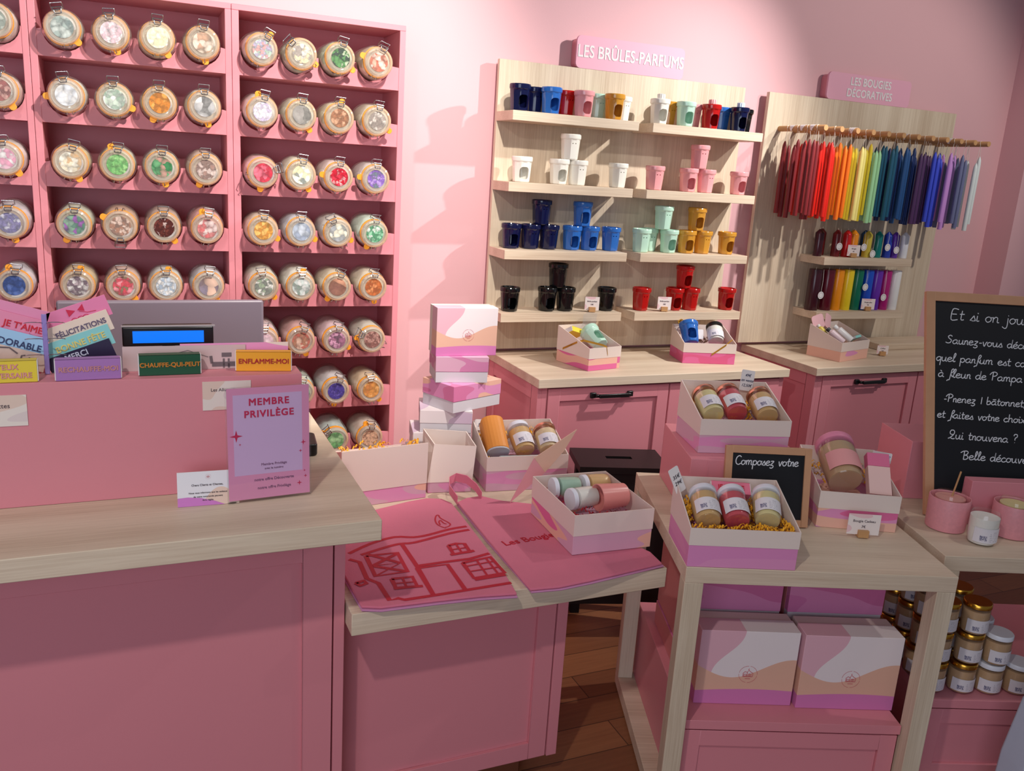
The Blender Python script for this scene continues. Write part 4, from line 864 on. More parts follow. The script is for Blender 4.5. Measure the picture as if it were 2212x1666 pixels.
# ---------------- right table
t = thing('riser_block', 'large pink display block behind the tall blackboard on the right oak table', 'display block', tw(.80, .535, .7505), TA, 'pink display blocks'); MB().box((0, 0, 0), (.42, .20, .182)).build('body', PINK, t, bevel=.0015)
t = thing('riser_block', 'low pink display block behind the ceramic pots on the right oak table', 'display block', tw(.888, .3455, .7505), TA, 'pink display blocks'); MB().box((0, 0, 0), (.40, .042, .130)).build('body', PINK, t, bevel=.0015)
POTM = plain('speckled_pink_ceramic', (226, 150, 158), .4, .4, .12, 120)
def pot(label, u, v, waxc, stick):
    c = tw(u, v, .7505); t = thing('ceramic_pot', label, 'pot', c, 0, 'pink ceramic pots on the right table')
    MB().lathe([(.047, 0), (.0515, .002), (.0525, .006), (.0545, .090), (.0535, .0925), (.0515, .0925), (.0505, .089), (.0485, .012), (0, .010)], 48).build('pot', POTM, t, smooth=40)
    j = candle_jar('candle jar inside the '+label.split(',')[0], Matrix.Translation((c.x, c.y, c.z+.0135)), .041, .101, waxc, None, 'candle jars standing in pots', False)
    if stick:
        o = MB().tube([(0, 0, 0), (.012, -.004, .075)], .0024, 6).build('wooden_stick', BEECH, smooth=60); o.location = (c.x+.012, c.y+.005, c.z+.088); tag(o, 'thin wooden stick standing in the left pink pot', 'stick')
pot('pink ceramic pot with a wooden stick, left on the right table', .815, .318, 'blush', True)
pot('pink ceramic pot with pale yellow wax, right at the picture edge', .985, .288, 'ivory', False)
c_ = tw(.862, .222, .7505); candle_jar('small open candle jar with white wax and label standing in front of the pink pots', Matrix.Translation(c_) @ Matrix.Rotation(TA+R(-2), 4, 'Z'), .038, .100, 'milk', None)
# candle jars stacked inside the right table
jr, jh = .0365, .092
for ui, u in enumerate((.800, .884, .964, 1.045)):
    for vi, v in enumerate((.215, .300, .385, .470)):
        if ui == 3 and vi > 0: continue
        nlev = 3 if ui < 2 else (2 if ui == 2 else 1)
        for k_ in range(nlev):
            white = ui >= 2
            c = tw(u+random.uniform(-.003, .003), v+random.uniform(-.003, .003), .3055+k_*(jh+.0003))
            candle_jar(f'{"white" if white else "gold"}-lidded jar in right table, {["leftmost", "second", "third", "fourth"][ui]} column, {["front", "second", "third", "back"][vi]} row, {["bottom", "middle", "top"][k_]} of stack',
                       Matrix.Translation(c) @ Matrix.Rotation(TA+R(random.uniform(-14, 8)), 4, 'Z'), jr, jh, 'tan', LIDW if white else GOLD, 'candle jars stacked inside the right table')
# white bag at the right edge of the picture
m = MB(); m.prism(rrect(0, .17, 0, .30, .03), -.05, .05); m.v = [(x, y*.9, zz) for x, y, zz in m.v]; m = m
o = thing('carrier_bag', 'white carrier bag with blue print standing at the right edge in front of the jars', 'bag', (2.135, 1.175, .0), R(-20))
q = MB()
for i, (zz, hw, hd) in enumerate(((0, .11, .05), (.02, .12, .06), (.25, .115, .055), (.42, .105, .035), (.47, .09, .012))):
    q.v += [(-hw, -hd, zz), (hw, -hd, zz), (hw, hd, zz), (-hw, hd, zz)]
    if i:
        b = 4*i
        for j in range(4): q.f.append((b-4+j, b-4+(j+1) % 4, b+(j+1) % 4, b+j))
q.f += [(3, 2, 1, 0), (16, 17, 18, 19)]; q.build('bag_body', plain('white_bag', (206, 214, 236), .45, .4), o, bevel=.012, seg=3)
q = MB().tube([(-.05, 0, .465), (-.045, -.01, .51), (0, -.016, .535), (.045, -.01, .51), (.05, 0, .465)], .006, 6); q.build('bag_handle', WHITE, o, smooth=60)
q = MB(); q.M = FACE
for zz in (.16, .20, .30): q.prism(rrect(-.095, -.055, zz, zz+.012, .003), .061, .0615)
q.build('blue_print', plain('blue_ink', (60, 70, 130), .6, .3), o)

# ============================================================ LOW TABLE NEXT TO THE COUNTER
t = thing('low_table', 'low oak-topped table with pink pedestal carrying tote bags and gift boxes', 'table', (.82, 1.69, 0))
def L(mb): mb.M = Matrix.Translation((-.82, -1.69, 0)); return mb
L(MB()).box((.407, 1.686, .626), (1.228, 2.62, .680)).build('tabletop', OAKX, t, bevel=.002)
m = L(MB()); m.box((.409, 1.836, .085), (.989, 2.55, .626)); m.build('pedestal', PINK, t)
m = L(MB()); m.box((.934, 1.816, .085), (.986, 1.836, .626)); m.box((.408, 1.816, .085), (.934, 1.836, .135)); m.box((.408, 1.826, .135), (.934, 1.836, .626)); m.build('front_panel', PINK, t, bevel=.001)
L(MB()).box((.990, 1.814, .083), (1.020, 2.55, .626)).build('side_panel', PINK, t, bevel=.001)
L(MB()).box((.48, 1.87, 0), (.935, 2.5, .085)).build('plinth', plain('brown_plinth', (120, 70, 50), .5, .3), t)
# tote bags
def smooth_poly(p, k_=3):
    n = len(p); out = []
    for i in range(n):
        a, b, c, d = p[i-1], p[i], p[(i+1) % n], p[(i+2) % n]
        for j in range(k_):
            s = j/k_; out.append(tuple(.5*((2*b[q])+(-a[q]+c[q])*s*.5+(2*a[q]-5*b[q]+4*c[q]-d[q])*s*s*.5+(-a[q]+3*b[q]-3*c[q]+d[q])*s**3*.5)*(1) if False else b[q]+(c[q]-b[q])*s for q in (0, 1)))
    return out
LILF = plain('lilac_cotton', (206, 140, 180), .85, .1, .06, 20)
def tote(label, polys, z0):
    t = thing('tote_bag', label, 'bag', (polys[0][0][0], polys[0][0][1], z0), 0, 'pink cotton tote bags')
    off = Vector((-polys[0][0][0], -polys[0][0][1], -z0))
    for nm, poly, a, b, mt in (('bag_body', polys[0], z0+.0065, z0+.0125, FABRIC), ('folded_layer', polys[1], z0+.0032, z0+.006, LILF), ('bottom_layer', polys[1][::1], z0, z0+.003, LILF)):
        m = MB(); m.M = Matrix.Translation(off+Vector((0, .004 if nm == 'bottom_layer' else 0, 0))); m.prism(poly, a, b); m.build(nm, mt, t, bevel=.0012 if mt is LILF else .0025)
    return t, off
b1 = [(.430, 1.694), (.470, 1.678), (.600, 1.672), (.700, 1.664), (.788, 1.650), (.806, 1.80), (.820, 2.10), (.824, 2.215), (.806, 2.252), (.764, 2.268), (.705, 2.256), (.608, 2.224), (.440, 2.17), (.425, 1.95)]
tA, off = tote('pink tote bag printed with a red line drawing of a house, beside the counter', (b1, [(x, y-.006) if y < 1.75 else (x-.004, y) for x, y in b1]), .6805)
STROKES = [[(0.463, 1.96), (0.529, 2.002), (0.598, 2.025), (0.646, 2.011), (0.689, 2.015), (0.755, 2.035), (0.807, 2.041)], [(0.49, 1.944), (0.558, 1.97), (0.601, 1.981), (0.641, 1.979), (0.746, 2.009), (0.806, 2.018)], [(0.748, 2.044), (0.734, 2.07), (0.737, 2.103), (0.749, 2.131), (0.757, 2.135), (0.756, 2.112), (0.769, 2.071), (0.76, 2.054), (0.749, 2.05)], [(0.74, 2.069), (0.743, 2.088), (0.751, 2.099), (0.753, 2.079), (0.759, 2.07)], [(0.456, 1.928), (0.477, 1.906), (0.473, 1.817), (0.493, 1.786), (0.496, 1.701), (0.517, 1.704), (0.529, 1.693), (0.597, 1.694), (0.681, 1.697), (0.795, 1.701)], [(0.5, 1.935), (0.495, 1.823), (0.575, 1.825), (0.58, 1.932), (0.5, 1.935)], [(0.507, 1.942), (0.571, 1.874)], [(0.503, 1.878), (0.581, 1.929)], [(0.504, 1.875), (0.575, 1.825)], [(0.498, 1.825), (0.571, 1.874), (0.503, 1.878)], [(0.605, 1.975), (0.605, 1.846), (0.598, 1.698)], [(0.601, 1.847), (0.67, 1.849), (0.745, 1.849), (0.803, 1.865)], [(0.602, 1.836), (0.68, 1.835), (0.677, 1.698)], [(0.602, 1.836), (0.598, 1.698)], [(0.528, 1.798), (0.578, 1.796), (0.575, 1.745), (0.525, 1.748), (0.528, 1.798)], [(0.52, 1.752), (0.588, 1.744)], [(0.554, 1.796), (0.55, 1.748)], [(0.528, 1.774), (0.577, 1.769)], [(0.718, 1.937), (0.741, 1.943), (0.762, 1.937), (0.759, 1.885), (0.714, 1.883), (0.718, 1.937)], [(0.705, 1.883), (0.772, 1.89)], [(0.74, 1.937), (0.737, 1.885)], [(0.717, 1.911), (0.761, 1.913)], [(0.719, 1.832), (0.798, 1.844), (0.800, 1.753), (0.717, 1.748), (0.719, 1.832)], [(0.716, 1.739), (0.798, 1.743)], [(0.758, 1.835), (0.753, 1.753)], [(0.785, 1.842), (0.782, 1.752)], [(0.724, 1.812), (0.800, 1.819)], [(0.723, 1.783), (0.800, 1.786)], [(0.443, 1.801), (0.464, 1.807), (0.466, 1.792), (0.45, 1.785), (0.443, 1.801)]]
m = MB(); m.M = Matrix.Translation(off)
thin = {16, 17, 20, 21, 24, 25, 26, 27, 3, 9}
for i, s in enumerate(STROKES): m.ribbon(smooth_line(s, 3) if i in (0, 1, 2, 3) else s, (.0042 if i in (2, 3) else .0058) if i in thin or i == 2 else .0115, .6805+.0131+i*.00003)
m.build('house_print', RED, tA)
b2 = [(.826, 1.660), (.900, 1.652), (.985, 1.660), (1.10, 1.676), (1.215, 1.692), (1.222, 1.76), (1.175, 1.90), (1.128, 2.06), (1.05, 2.15), (.975, 2.195), (.928, 2.245), (.880, 2.24), (.842, 2.215), (.832, 1.95)]
tB, off = tote('pink tote bag reading Les Bougies, under a gift box on the low table', (b2, [(x+.004, y-.004) if y < 1.75 else (x, y) for x, y in b2]), .6805)
lettering('Les Bougies', .040, RED, tB, (.945-.826, 1.918-1.660, .0131), (0, 0, R(7)), bold=.0004, xs=.9)
m = MB(); m.M = Matrix.Translation(off)
vs = []; fs = []
for i, (x, y) in enumerate([(.838, 2.205), (.832, 2.26), (.845, 2.30), (.872, 2.315), (.900, 2.298), (.915, 2.255), (.920, 2.22)]):
    h0 = .688+.030*math.sin(PI*i/6); vs += [(x, y, h0), (x, y, h0+.026), (x+.002, y+.002, h0+.026), (x+.002, y+.002, h0)]
for i in range(6):
    for j in range(4): fs.append((4*i+j, 4*i+(j+1) % 4, 4*i+4+(j+1) % 4, 4*i+4+j))
fs += [(3, 2, 1, 0), (24, 25, 26, 27)]; m.add(vs, fs).build('strap', FABRIC, tB, smooth=40)
# gift boxes on the low table
ZB = .6945
g7 = gift_box('open gift box with small jars and a cup, lying on the tote bags', 1.006, 1.795, ZB, -2.5, .230, .285, .056, .110, .112, 4)
for i, (x, y, yw, wc, dsc) in enumerate(((.03, .228, -90, 'sage', 'sage green jar'), (.125, .232, -88, 'honey', 'beige jar'), (.045, .140, -82, 'milk', 'white jar'))):
    t_ = candle_jar(dsc+' with white lid lying in the gift box on the tote bags', Matrix.Translation(local(g7, (x+.004, y, .095))) @ Matrix.Rotation(g7.rotation_euler.z+R(yw+90), 4, 'Z') @ Matrix.Rotation(R(90), 4, 'Y') @ Matrix.Rotation(PI, 4, 'X') @ Matrix.Translation((0, 0, -.085)) @ Matrix.Rotation(R(60), 4, 'Z'), .030, .085, wc, LIDW, 'small jars lying in the gift box on the tote bags')
t_ = thing('ceramic_cup', 'pink ceramic cup lying on its side in the gift box on the tote bags', 'cup'); t_.matrix_world = Matrix.Translation(local(g7, (.120, .115, .104))) @ Matrix.Rotation(g7.rotation_euler.z+R(4), 4, 'Z') @ Matrix.Rotation(R(90), 4, 'Y')
c0 = MB().lathe([(0, .082), (.028, .080), (.034, .004), (.0355, 0), (.0375, 0), (.0375, .005), (.032, .084), (.029, .087), (0, .087)], 40); c0.build('cup', plain('salmon_ceramic', (226, 140, 134), .3, .5), t_, smooth=40)
shreds(g7, 'red paper shreds in the gift box on the tote bags', .008, .222, .008, .276, lambda x, y: .056, 160, (170, 30, 44), 'paper_shreds', .03)
g8 = gift_box('tall open gift box with two jars and an orange block, back of low table', .966, 2.300, .6808, -6.4, .264, .190, .070, .112, .172, 7)
candle_jar('beige candle jar with white lid in the back gift box of the low table', lying(g8, .138, .050, .108, 58, 3), .036, .104, 'honey', LIDW)
candle_jar('cream candle jar with rose gold lid in the back gift box, low table', lying(g8, .218, .046, .107, 60, -4), .036, .098, 'cream', ROSEGOLD)
t_ = thing('wax_block', 'orange arched block with grey foot lying in the back gift box of the low table', 'block'); t_.matrix_world = lying(g8, .047, .048, .104, 52, 0)
arch = [(-.036, -.02)]+[(-.036+.0, .012)]+[(.036*math.cos(PI-PI*i/10), .012+.026*math.sin(PI*i/10)) for i in range(11)]+[(.036, -.02)]
m = MB(); m.M = Matrix.Rotation(PI, 4, 'Z'); m.prism(arch, .006, .125).build('wax_body', plain('orange_wax', (214, 136, 60), .5, .3), t_, bevel=.003); m = MB(); m.M = Matrix.Rotation(PI, 4, 'Z'); m.prism(arch, 0, .0055).build('foot_cap', plain('grey_cap', (176, 176, 184), .5, .3), t_, bevel=.001)
shreds(g8, 'yellow paper shreds in the back gift box of the low table', .008, .254, .01, .18, slope(.072, .19, .06), 150, YEL, 'paper_shreds', .02)
match_box('grey and red card box at the front of the low table’s back gift box', at_local(g8, .120, .018, .090, -2, 10), .150, .016, .018, (186, 196, 196), (200, 60, 60), [], .01)
price_flag('white price flag on the corner of the low table’s back gift box', at_local(g8, .025, .180, .142, 4, 4, 4), .048, .036, ['55€'], .016, (70, 80, 110))
t_ = thing('gift_box', 'small empty cream box with slanted front, behind the tote bags', 'gift box', (.789, 2.333, .6808), R(-8), 'open gift boxes on show')
MB().box((0, 0, 0), (.135, .105, .036)).build('printed_lid', TRAY[5], t_, bevel=.001)
m = MB(); th = .003
for vs in ([(-.002, -.002, .034), (.137, -.002, .034), (.150, .018, .140), (.018, .018, .150)], [(.137, -.002, .034), (.137, .107, .034), (.137, .107, .160), (.150, .018, .140)], [(-.002, .107, .034), (-.002, -.002, .034), (.018, .018, .150), (-.002, .107, .172)], [(.137, .107, .034), (-.002, .107, .034), (-.002, .107, .172), (.137, .107, .160)]):
    a_, b_, c_, d_ = (Vector(p) for p in vs); nn = (b_-a_).cross(d_-a_).normalized()*-th; m.add([tuple(p) for p in (a_, b_, c_, d_)]+[tuple(p+nn) for p in (a_, b_, c_, d_)], [(0, 1, 2, 3), (7, 6, 5, 4), (0, 4, 5, 1), (1, 5, 6, 2), (2, 6, 7, 3), (3, 7, 4, 0)])
m.build('cream_walls', CREAM, t_)
g9 = gift_box('open cream gift box seen from behind next to the counter edge', .752, 2.500, .6808, 186, .262, .200, .050, .105, .172, 5)
shreds(g9, 'yellow paper shreds poking over the edge of the box next to the counter', .01, .25, .12, .192, lambda x, y: .150, 40, YEL, 'paper_shreds', .022)
# loose lid leaning between the boxes
t_ = thing('box_lid', 'tan and pink card lid leaning between the low table’s two jar boxes', 'box lid', (.990, 2.165, .6950), 0)
V3 = lambda p: (p[0]-.990, .0, p[1]-.6950)
m = MB(); q4 = [V3((1.059, .829)), V3((1.098, .781)), V3((1.155, .843)), V3((1.194, .909))]; m.add([(x, y, zz) for x, y, zz in q4]+[(x, y+.003, zz) for x, y, zz in q4], [(0, 1, 2, 3), (7, 6, 5, 4), (0, 4, 5, 1), (1, 5, 6, 2), (2, 6, 7, 3), (3, 7, 4, 0)]); m.build('tan_panel', plain('tan_card', (222, 184, 162), .5, .3), t_)
m = MB(); q4 = [V3((.990, .695)), V3((1.098, .7808)), V3((1.0588, .8288))]; m.add([(x, y, zz) for x, y, zz in q4]+[(x, y+.003, zz) for x, y, zz in q4], [(0, 1, 2), (5, 4, 3), (0, 3, 4, 1), (1, 4, 5, 2), (2, 5, 3, 0)]); m.build('pink_panel', plain('rose_panel', (226, 160, 166), .35, .4), t_)
# stack of closed boxes against the wall
ST = [blobs('stack_print', c, s, i+9) for i, (c, s) in enumerate([((LIL, OFFW, PEACH), 1.1), ((MAUVE, (206, 130, 170), MAUVE), 1.2), (((216, 122, 166), LIL, PEACH), 1.1), ((OFFW, (214, 190, 210), OFFW), 1.0)])]
zz = .6808
for i, (x, y, rz, wd, dp, h, mt) in enumerate(((.775, 2.475, -10, .19, .14, .074, 3), (.780, 2.47, -12, .185, .14, .076, 3), (.800, 2.47, -16, .165, .15, .0725, 3), (.887, 2.41, 22, .205, .15, .086, 2), (.845, 2.470, -10, .168, .14, .083, 1))):
    flat_box(['closed gift box at the very bottom of the stack by the wall', 'closed gift box second from the bottom of the stack by the wall', 'pale lilac gift box in the middle of the stack by the wall', 'bright pink gift box turned askew in the stack by the wall', 'mauve gift box right under the upright one on the stack by the wall'][i], (x, y, zz), R(rz), wd, dp, h, ST[mt], WHITEB)
    zz += h+.0003
t_ = thing('closed_gift_box', 'gift box standing upright with its emblem showing on top of the stack by the wall', 'gift box', (.845, 2.475, zz), R(-3), 'closed gift boxes')
MB().box((0, 0, 0), (.198, .055, .152)).build('printed_lid', WAVE, t_, bevel=.0012); MB().box((.002, .055, .002), (.196, .09, .150)).build('box_base', CREAM, t_); emblem(t_, .103, -.0006, .066, .018)
# step stool and crate behind the tables
t_ = thing('step_stool', 'black wooden step stool with hand hole between the tables', 'stool', (1.650, 2.650, 0), R(-17))
m = MB(); mt_ = plain('black_stained_wood', (26, 20, 20), .45, .4, .2, 12)
HS = .62
m.box((-.17, -.115, HS-.025), (-.05, .105, HS)); m.box((.05, -.115, HS-.025), (.17, .105, HS)); m.box((-.05, -.115, HS-.025), (.05, -.014, HS)); m.box((-.05, .014, HS-.025), (.05, .105, HS)); m.build('top_step', mt_, t_)
for sx in (-1, 1):
    for sy in (-1, 1): MB().box((sx*.130-.018, sy*.055-.002, 0), (sx*.130+.018, sy*.055+.034, HS-.025)).build('leg', mt_, t_, bevel=.002)
m = MB(); m.M = Matrix.Translation((0, -.108, HS-.027)) @ Matrix.Rotation(-R(6), 4, 'X') @ FACE; m.prism([(-.165, 0), (-.225, -.50), (.225, -.50), (.165, 0)], -.016, 0); m.build('front_panel', mt_, t_)
MB().box((-.20, -.235, .225), (.20, -.160, .245)).build('lower_step', mt_, t_, bevel=.002)

# ============================================================ CASH COUNTER
t = thing('counter', 'pink cash counter with thick oak top in the left foreground', 'counter', (-.4, 1.74, 0))
def Q(mb): mb.M = Matrix.Translation((.4, -1.74, 0)); return mb
Q(MB()).box((-1.3, 1.568, .905), (.437, 2.42, .950)).build('worktop', OAKX, t, bevel=.002)
Q(MB()).box((-1.28, 1.765, .0), (.376, 2.38, .905)).build('body', PINK, t)
m = Q(MB()); m.box((.310, 1.743, 0), (.3765, 1.765, .905)); m.box((-.95, 1.743, .790), (.310, 1.765, .905)); m.box((-.95, 1.751, 0), (.310, 1.765, .790)); m.build('front_panel', PINK, t, bevel=.001)
Q(MB()).box((.3800, 1.741, 0), (.4035, 2.38, .905)).build('side_panel', PINK, t, bevel=.001)
t = thing('counter_screen', 'pink upstand box on the back of the counter', 'counter screen', (-.4, 1.806, .9505))
m = MB(); m.box((-.9, 0, 0), (.718, .075, .2495)); m.build('body', PINK, t, bevel=.001)
ZS = 1.2005
def sign_plate(label, x0, x1, z0, z1, text, tx, tz, size, seed):
    t = thing('price_sign', label, 'sign', (x0, 1.8055, z0), 0, 'small printed signs on the pink upstand'); MB().box((0, -.0012, 0), (x1-x0, 0, z1-z0)).build('plate', blobs('sign_print', ((226, 200, 186), (232, 220, 212), (222, 206, 204)), 1.1, seed), t)
    for s, x, zz, al in text: lettering(s, size, GREYT, t, (x, -.0016, zz), align=al)
sign_plate('small printed sign at the left edge of the pink upstand', -.345, -.199, 1.117, 1.178, [('Vignettes', .118, .040, 'RIGHT'), ('2€', .097, .022, 'RIGHT')], 0, 0, .0125, 2)
sign_plate('small printed sign half hidden behind the acrylic sign', .117, .213, 1.129, 1.190, [('Les Allumettes', .016, .043, 'LEFT')], 0, 0, .0095, 6)
# matchboxes in a row on the upstand
def shelf_match(label, xc, yc, wd, rgb, ink, lines, size, rz): match_box(label, Matrix.Translation((xc, yc, ZS)) @ Matrix.Rotation(R(rz), 4, 'Z'), wd, .042, .022, rgb, ink, lines, size, 'match_box', 'long matchboxes on the pink upstand')
shelf_match('yellow matchbox reading JOYEUX ANNIVERSAIRE, leftmost on the upstand', -.236, 1.822, .120, (232, 206, 64), (226, 150, 150), ['JOYEUX', 'ANNIVERSAIRE'], .0145, 2)
shelf_match('purple matchbox reading RECHAUFFE-MOI on the upstand', -.091, 1.824, .120, (172, 120, 186), (206, 140, 140), ['RECHAUFFE-MOI'], .0140, 3)
shelf_match('dark green matchbox reading CHAUFFE-QUI-PEUT on the upstand', .058, 1.842, .122, (30, 82, 56), (206, 130, 50), ['CHAUFFE-QUI-PEUT'], .0128, 1)
shelf_match('orange matchbox reading ENFLAMME-MOI at the right end of the upstand', .245, 1.848, .118, (244, 168, 40), (176, 40, 44), ['ENFLAMME-MOI'], .0145, -8)
# ring rack with fanned cards
t = thing('card_rack', 'clear rack with lilac spine and wire rings holding fanned cards on the upstand', 'card rack', (-.166, 1.870, ZS))
MB().box((-.0045, .0, 0), (.0045, .006, .120)).build('spine', plain('lilac_acrylic', (150, 130, 196), .2, .5), t, bevel=.001); MB().box((-.012, -.008, 0), (.012, .010, .0025)).build('foot', ACRYL, t)
for zz in (.038, .070, .102):
    for sx in (-1, 1): MB().tube([(sx*.003+sx*.016*(1-math.cos(a)), .003-.012*math.sin(a), zz+.004*math.sin(a)) for a in [PI*i/8 for i in range(9)]], .0009, 5).build('ring', STEEL, t, smooth=60)
def fan_card(label, x, z, ang, wd, h, y, rgb, ink, text, size, tx=.5, tz=.4, extra=None, rgb2=None, al='CENTER'):
    t = thing('fan_card', label, 'card', (x, y, z), 0, 'printed cards fanned on the ring rack'); t.rotation_euler = (0, -ang, 0)
    MB().box((0, 0, 0), (wd, .0015, h)).build('card', rgb if not isinstance(rgb, tuple) else plain('fan_card_print', rgb, .3, .5, .04), t, bevel=.0003)
    if text: lettering(text, size, plain('fan_card_ink', ink, .5, .3), t, (wd*tx, -.0006, h*tz), align=al, bold=.0006, xs=.95)
    if extra: extra(t)
def bow(t):
    m = MB(); m.M = Matrix.Translation((.060, -.0008, .030)) @ FACE
    m.add([(-.002, 0, 0), (-.017, .008, 0), (-.017, -.008, 0), (.002, 0, 0), (.015, .009, 0), (.014, -.006, 0)], [(0, 1, 2), (3, 5, 4)])
    m.ribbon([(.004, -.003), (.018, -.010), (.034, -.012)], .0012, 0)
    for cx in (-.010, .002, .012): m.ribbon([(cx+.006*math.cos(a), -.018+.005*math.sin(a)) for a in [2*PI*i/10 for i in range(11)]], .0012, 0)
    m.build('bow_print', plain('bow_ink', (206, 46, 80), .5, .3), t)
A1 = R(20)
fan_card('pink card with a red bow, topmost of the right fan', -.157, 1.2735, A1, .120, .0425, 1.9030, (230, 130, 172), None, None, 0, extra=bow)
fan_card('cream card reading FÉLICITATIONS, second of the right fan', -.157, 1.2435, A1, .122, .0425, 1.8985, (234, 212, 196), (110, 96, 120), 'FÉLICITATIONS', .0150, .53, .52)
fan_card('aqua card reading BONNE FÊTE, third of the right fan', -.158, 1.2140, A1, .124, .0425, 1.8940, (140, 206, 206), (226, 206, 120), 'BONNE FÊTE', .0175, .52, .54)
fan_card('dark navy card reading MERCI, lowest of the right fan', -.156, 1.1850, R(20), .124, .0425, 1.8895, (44, 38, 66), (200, 206, 226), 'MERCI', .0165, .45, .72)
A2 = R(-17)
fan_card('plain pink card, topmost of the left fan', -.290, 1.307, A2, .124, .050, 1.9030, (226, 140, 178), None, None, 0)
fan_card('pink card reading JE T’AIME, second of the left fan', -.290, 1.292, A2, .124, .045, 1.8985, (230, 138, 172), (206, 40, 60), "JE T'AIME", .0180, .93, .52, al='RIGHT')
fan_card('light blue card reading ADORABLE, third of the left fan', -.292, 1.262, A2, .124, .042, 1.8940, (160, 200, 236), (60, 70, 110), 'ADORABLE', .0185, .93, .42, al='RIGHT')
def house_lines(t):
    m = MB(); m.M = Matrix.Translation((0, -.0008, 0)) @ FACE
    for pl in ([(.03, .006), (.03, .028)], [(.038, .030), (.056, .034), (.072, .026)], [(.080, .004), (.080, .024), (.086, .026)], [(.094, .004), (.094, .024)]): m.ribbon(pl, .003, 0)
    m.build('house_print', plain('grey_print', (110, 96, 100), .6, .3), t)
fan_card('beige card with a grey house drawing, lowest of the left fan', -.294, 1.236, A2, .124, .036, 1.8895, (214, 190, 180), None, None, 0, extra=house_lines)
# postcards behind the matchboxes
def postcard(label, x0, x1, y, z1, mat, lines):
    t = thing('postcard', label, 'card', (x0, y, ZS), 0, 'postcards standing on the upstand'); t.rotation_euler = (R(-4), 0, 0); MB().box((0, 0, 0), (x1-x0, .0016, z1-ZS)).build('card', mat, t)
    if lines:
        m = MB(); m.M = Matrix.Translation((0, -.0006, 0)) @ FACE
        for pl, wd in (([(.05, .024), (.125, .041), (.165, .026)], .0012), ([(.04, .0), (.04, .024)], .001), ([(.075, .030), (.075, .006)], .001), ([(.170, .028), (.172, .012)], .006), ([(.192, .030), (.212, .030)], .009), ([(.172, .010), (.226, .010)], .010), ([(.196, .002), (.196, .022)], .004), ([(.206, .002), (.206, .022)], .004)): m.ribbon(pl, wd, 0)
        m.build('house_print', plain('grey_print', (110, 96, 100), .6, .3), t)
postcard('pale postcard with a grey house drawing behind the green matchbox', -.030, .211, 1.872, 1.2515, plain('pale_card', (206, 178, 178), .35, .4, .04), True)
postcard('pink and cream postcard behind the orange matchbox', .080, .301, 1.876, 1.2545, blobs('wave_card', ((232, 150, 196), (232, 150, 196), (236, 214, 204)), 1.0, 12), False)
# customer display and monitor
t = thing('customer_display', 'black customer display with lit blue screen behind the upstand', 'display', (.062, 2.0, .9505)); 
MB().box((-.013, -.006, .006), (.013, .010, .29)).build('pole', BLACK, t); MB().lathe([(.06, 0), (.06, .006), (.02, .01), (0, .01)], 24).build('foot', BLACK, t)
MB().box((-.0925, -.025, .280), (.0925, .018, .322)).build('housing', BLACK, t, bevel=.003)
k = N('lit_blue_screen'); k.b.inputs['Base Color'].default_value = (0, .02, .1, 1); k.b.inputs['Emission Color'].default_value = lin((10, 120, 255)); k.b.inputs['Emission Strength'].default_value = 1.0; k.set(.3, .4)
MB().box((-.072, -.0262, .2875), (.072, -.0252, .3135)).build('screen', k.m, t)
MB().box((-.094, -.0245, .3222), (.096, -.015, .3245)).build('grey_rim', plain('grey_plastic', (150, 146, 150), .4, .4), t)
t = thing('monitor', 'grey-backed till monitor standing behind the counter upstand', 'monitor', (.062, 2.215, .9505), R(1))
MB().box((-.231, -.016, .12), (.231, .004, .343)).build('back_shell', plain('silver_mauve_plastic', (120, 107, 118), .38, .5, .02), t, bevel=.006, seg=3)
MB().box((-.225, .0042, .125), (.225, .006, .338)).build('screen', BLACK, t)
MB().box((-.03, .006, .004), (.03, .026, .25)).build('stand_arm', BLACK, t); MB().box((-.10, -.05, 0), (.10, .09, .008)).build('stand_foot', BLACK, t, bevel=.002)
o = MB().prism(rrect(-.02, .02, -.05, .05, .012), 0, .03).build('card_reader', BLACK, bevel=.004); o.location = (.372, 2.03, .9505); o.rotation_euler = (0, 0, R(-6)); tag(o, 'small black device on the counter behind the acrylic sign', 'device')
# acrylic sign and small card on the counter
t = thing('acrylic_sign', 'acrylic stand with lilac poster reading MEMBRE PRIVILÈGE on the counter', 'sign', (.155, 1.722, .9505), R(5)); sw, sh = .172, .243
t.rotation_euler = (R(-3), 0, R(5))
MB().box((0, -.003, .0), (sw, -.0005, sh)).build('front_acrylic', ACRYL, t, bevel=.0006); MB().box((0, .0012, .0), (sw, .0035, sh)).build('back_acrylic', ACRYL, t, bevel=.0006); MB().box((0, .0036, 0), (sw, .07, .0025)).build('foot', ACRYL, t)
MB().box((.003, -.0003, .006), (sw-.003, .0004, sh-.002)).build('poster', plain('poster_pink', (228, 150, 188), .45, .4, .02), t)
MB().box((.015, -.00045, .058), (sw-.018, -.0003, sh-.016)).build('poster_panel', plain('poster_lilac', (216, 180, 220), .45, .4, .02), t)
PR = plain('poster_red', (196, 40, 84), .5, .3)
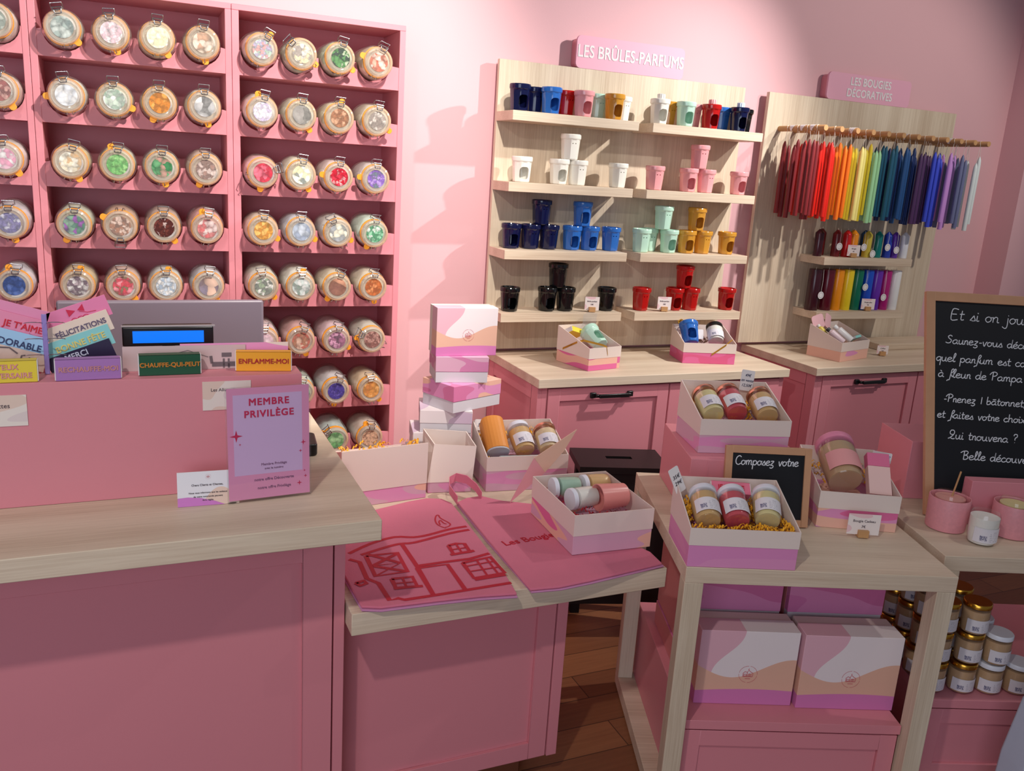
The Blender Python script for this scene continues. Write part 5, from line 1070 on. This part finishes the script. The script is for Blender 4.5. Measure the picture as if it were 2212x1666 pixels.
PG = plain('poster_grey_ink', (130, 86, 120), .5, .3)
for s, zz, sz, mt in (('MEMBRE', .210, .0200, PR), ('PRIVILÈGE', .185, .0200, PR)): lettering(s, sz, mt, t, (sw*.50, -.0008, zz), bold=.0009, space=1.15)
for s, zz, sz in (('Membre Privilège', .078, .0075), ('avec le numéro', .069, .0062), ('notre offre Découverte', .046, .0085), ('notre offre Privilège', .028, .0085)): lettering(s, sz, PG, t, (sw*.55, -.0008, zz))
m = MB(); m.M = Matrix.Translation((0, -.0008, 0)) @ FACE
for x, zz, s in ((.020, .142, .013), (.156, .118, .006), (.150, .100, .004), (.147, .030, .006), (.160, .044, .004), (.027, .124, .003), (.158, .056, .003)):
    m.add([(x+s*(1 if i % 2 == 0 else .28)*math.cos(PI/4*i+PI/2), zz+s*(1 if i % 2 == 0 else .28)*math.sin(PI/4*i+PI/2), 0) for i in range(8)], [tuple(range(8))])
m.build('star_print', PR, t)
t = thing('notice_card', 'small folded notice card beside the acrylic sign on the counter', 'card', (.060, 1.732, .9505)); t.rotation_euler = (R(-6), 0, R(-2))
MB().box((0, -.001, 0), (.118, .001, .071)).build('card', blobs('notice_print', ((236, 206, 190), (236, 206, 190), (236, 232, 238)), 1.2, 8), t)
m = MB(); m.M = Matrix.Translation((0, -.0014, 0)) @ FACE; m.add([(0, 0, 0), (.09, 0, 0), (.072, .008, 0), (.045, .016, 0), (.02, .019, 0), (0, .018, 0)], [tuple(range(6))]); m.build('lilac_wave', plain('lilac_print', (212, 130, 204), .5, .3), t)
for s, x, zz, sz in (('Chers Clients et Clientes,', .057, .043, .0058), ('Nous vous informons que les cadeaux', .058, .027, .0048), ('de votre commande peuvent', .058, .019, .0048), ('être réglés.', .058, .0115, .0048)): lettering(s, sz, GREYT, t, (x, -.0016, zz))
emblem(t, .059, -.0016, .060, .005)
MB().box((.02, .001, 0), (.10, .03, .002)).build('card_foot', WHITE, t)
for a_ in LATER: lay_shreds(*a_)
bpy.context.view_layer.update()
